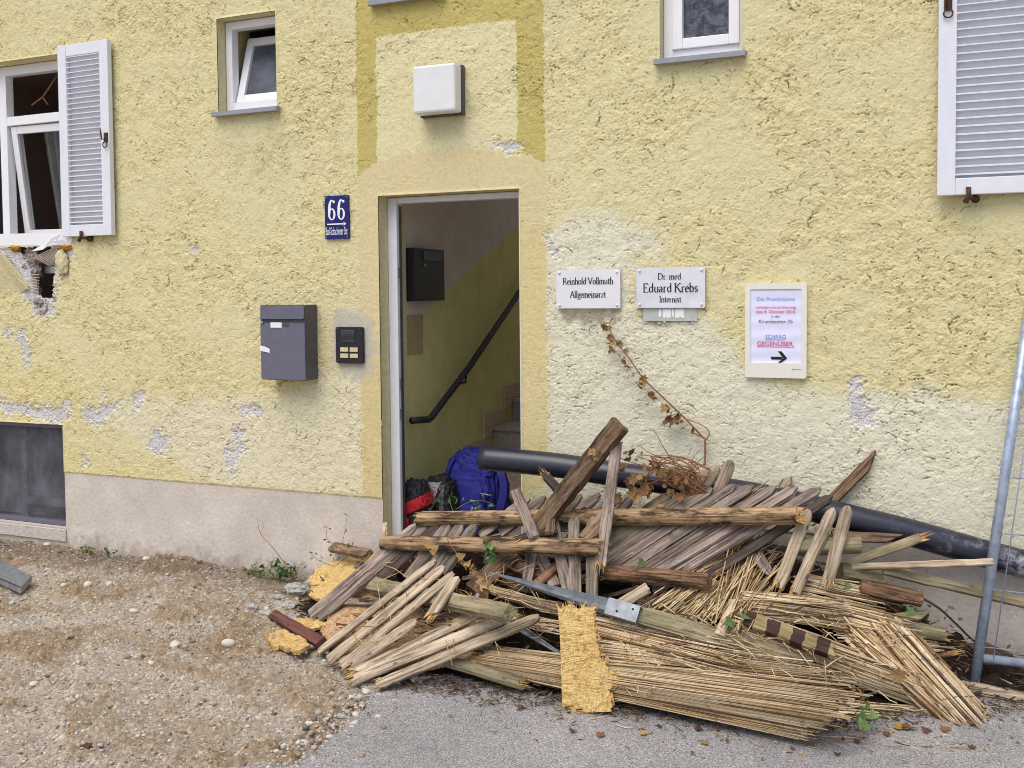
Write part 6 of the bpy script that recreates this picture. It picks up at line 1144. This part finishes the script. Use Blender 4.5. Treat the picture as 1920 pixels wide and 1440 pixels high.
plant('bare_twig', 'long bare twig standing against the plinth left of the heap', 'twig', [([(565, 1088, -.12), (545, 1070, -.1), (510, 1025, -.06), (488, 1000, -.04), (483, 972, -.04)], .003, .001), ([(488, 1000, -.04), (495, 985, -.04), (490, 975, -.04)], .001, .0008)], [], 'stem', 'greenleaf', seed=16)
st = [([(628, 1062, -.2), (645, 1048, -.2), (660, 1040, -.2), (680, 1040, -.2)], .0015, .001), ([(650, 1045, -.2), (640, 1030, -.2), (613, 1010, -.2), (615, 985, -.2)], .0015, .0008), ([(660, 1025, -.2), (643, 1020, -.2), (648, 990, -.2), (651, 963, -.2)], .0015, .0008), ([(628, 1062, -.2), (600, 1052, -.2), (580, 1035, -.2)], .0015, .001)]
lv = [((x, y_, -.2), .022) for x, y_ in [(651, 965), (647, 998), (613, 988), (616, 992), (612, 1012), (620, 1018), (660, 1022), (655, 1018), (580, 1035), (588, 1045), (598, 1050), (575, 1060), (605, 1048), (618, 1032), (622, 1040), (625, 1048), (632, 1045), (590, 1036)]]
plant('trailing_ivy', 'dark small leaved creeper rising beside the yellow strand board', 'creeper', st, lv, 'stemdark', 'greenleaf', seed=17)
def weed(px, py, h, n_, kind='oval', lab='', tone='greenleaf'):
    r = random.Random(int(px)); p = W(px, py, -.04); p = Vector((p.x, -.05-r.random()*.04, max(0, p.z)*.3+.0)); st = []; lv = []
    for k in range(n_):
        tpt = p+Vector((r.gauss(0, h*.5), r.gauss(-.01, .03), h*r.uniform(.4, 1))); st.append(([p+Vector((r.gauss(0, .02), 0, 0)), p.lerp(tpt, .5)+Vector((r.gauss(0, .01), 0, .01)), tpt], .0013, .0008))
        for f in (.5, .75, 1.): lv.append((p.lerp(tpt, f), r.uniform(.014, .03)))
    plant('weed', lab, 'weed', st, lv, 'stemgreen', tone, 'weeds along the plinth', int(px), kind)
for (x, y_, h, n_, lab) in [(165, 1030, .06, 9, 'small green weed at the plinth below the cellar window corner'), (210, 1040, .07, 8, 'wispy weed with a dry stalk right of the cellar window'), (340, 1055, .06, 12, 'low weed patch midway along the plinth'), (372, 1060, .05, 8, 'flat dark weed beside the low weed patch'), (492, 1078, .09, 12, 'tangled weed right of the brown plinth stain'), (528, 1082, .13, 16, 'broad leaved green weed next to the bare twig'), (556, 1084, .12, 14, 'purple tipped weed closest to the yellow strand board')]: weed(x, y_, h, n_, 'ivy' if x == 528 else 'oval', lab)
for (x, y_, s_, lab) in [(1363, 1165, .034, 'pale ivy leaf lying on the short slat beside the patterned post'), (1585, 1098, .03, 'pale green leaf under the broken slat ends'), (1702, 1145, .035, 'pale green leaf above the mossy pointed stake'), (1199, 1053, .028, 'dark green leaf on the mauve slats'), (1680, 1265, .045, 'brown maple leaf lying on the long slanting mat'), (1392, 1155, .034, 'yellow green leaf on the top end of the patterned post')]:
    mb = MB(); leaf(mb, Vector((0, 0, 0)), s_, random.Random(int(x)), 'maple' if x == 1680 else 'ivy', Vector((1, .2, -.3)), False, 0, .2); o = mb.build('leaf', M['dryleaf'] if x == 1680 else M['greenleaf'], None, Matrix.Translation(S(x, y_, .2))); tag(o, lab, 'leaf')
st = [([(1598, 1350, .05), (1610, 1330, .1), (1630, 1328, .1), (1640, 1345, .06)], .0014, .001), ([(1605, 1360, .05), (1618, 1338, .1), (1640, 1325, .1)], .0014, .001)]
plant('green_sprig', 'green trailing sprig over the open end of the largest reed mat', 'sprig', st, [((x, y_, .1), .034) for x, y_ in [(1620, 1330), (1628, 1322), (1632, 1335), (1615, 1345), (1622, 1340), (1640, 1338), (1618, 1352), (1625, 1358)]], 'stemgreen', 'greenleaf', seed=21, kind='ivy')
# fallen leaves on the asphalt and gravel
R_ = random.Random(77); LV = [(1365, 1392, .03), (1320, 1393, .03), (1300, 1410, .02), (975, 1325, .025), (1075, 1370, .03), (1125, 1378, .03), (1310, 1365, .03), (1345, 1370, .035), (1515, 1395, .035), (1530, 1385, .03), (1520, 1395, .04), (1610, 1390, .03), (1640, 1350, .04), (1690, 1365, .05), (1705, 1362, .05), (1740, 1370, .04), (1775, 1368, .04), (1660, 1376, .03), (1845, 1343, .03), (1800, 1360, .05), (1825, 1355, .04), (1570, 1412, .025), (1820, 1400, .025), (1430, 1420, .025), (160, 1385, .04), (135, 1190, .03), (265, 1217, .025), (355, 1245, .03), (690, 1335, .03), (660, 1312, .03), (1420, 1352, .03), (900, 1300, .04), (930, 1296, .04), (1010, 1300, .03), (1240, 1390, .02), (1480, 1400, .03), (1690, 1425, .025), (1205, 1375, .025), (1010, 1390, .02), (840, 1340, .03)]
for (x, y_, s_) in LV:
    p = G(x, y_, .03); p.z = .03 if on_asphalt(p.x, p.y) else ground_z(p.x, p.y)+.008; mb = MB(); leaf(mb, Vector((0, 0, 0)), s_*.85, R_, R_.choice(['maple', 'oval', 'oval', 'ivy']), Vector((R_.gauss(0, 1), R_.gauss(0, 1), .05)), True, 0, .3)
    o = mb.build('fallen_leaf', M['leaf'], None, Matrix.Translation(p)); yel = False
    tag(o, 'small curled autumn leaf lying loose on the ground before the heap', 'leaf', 'fallen autumn leaves')
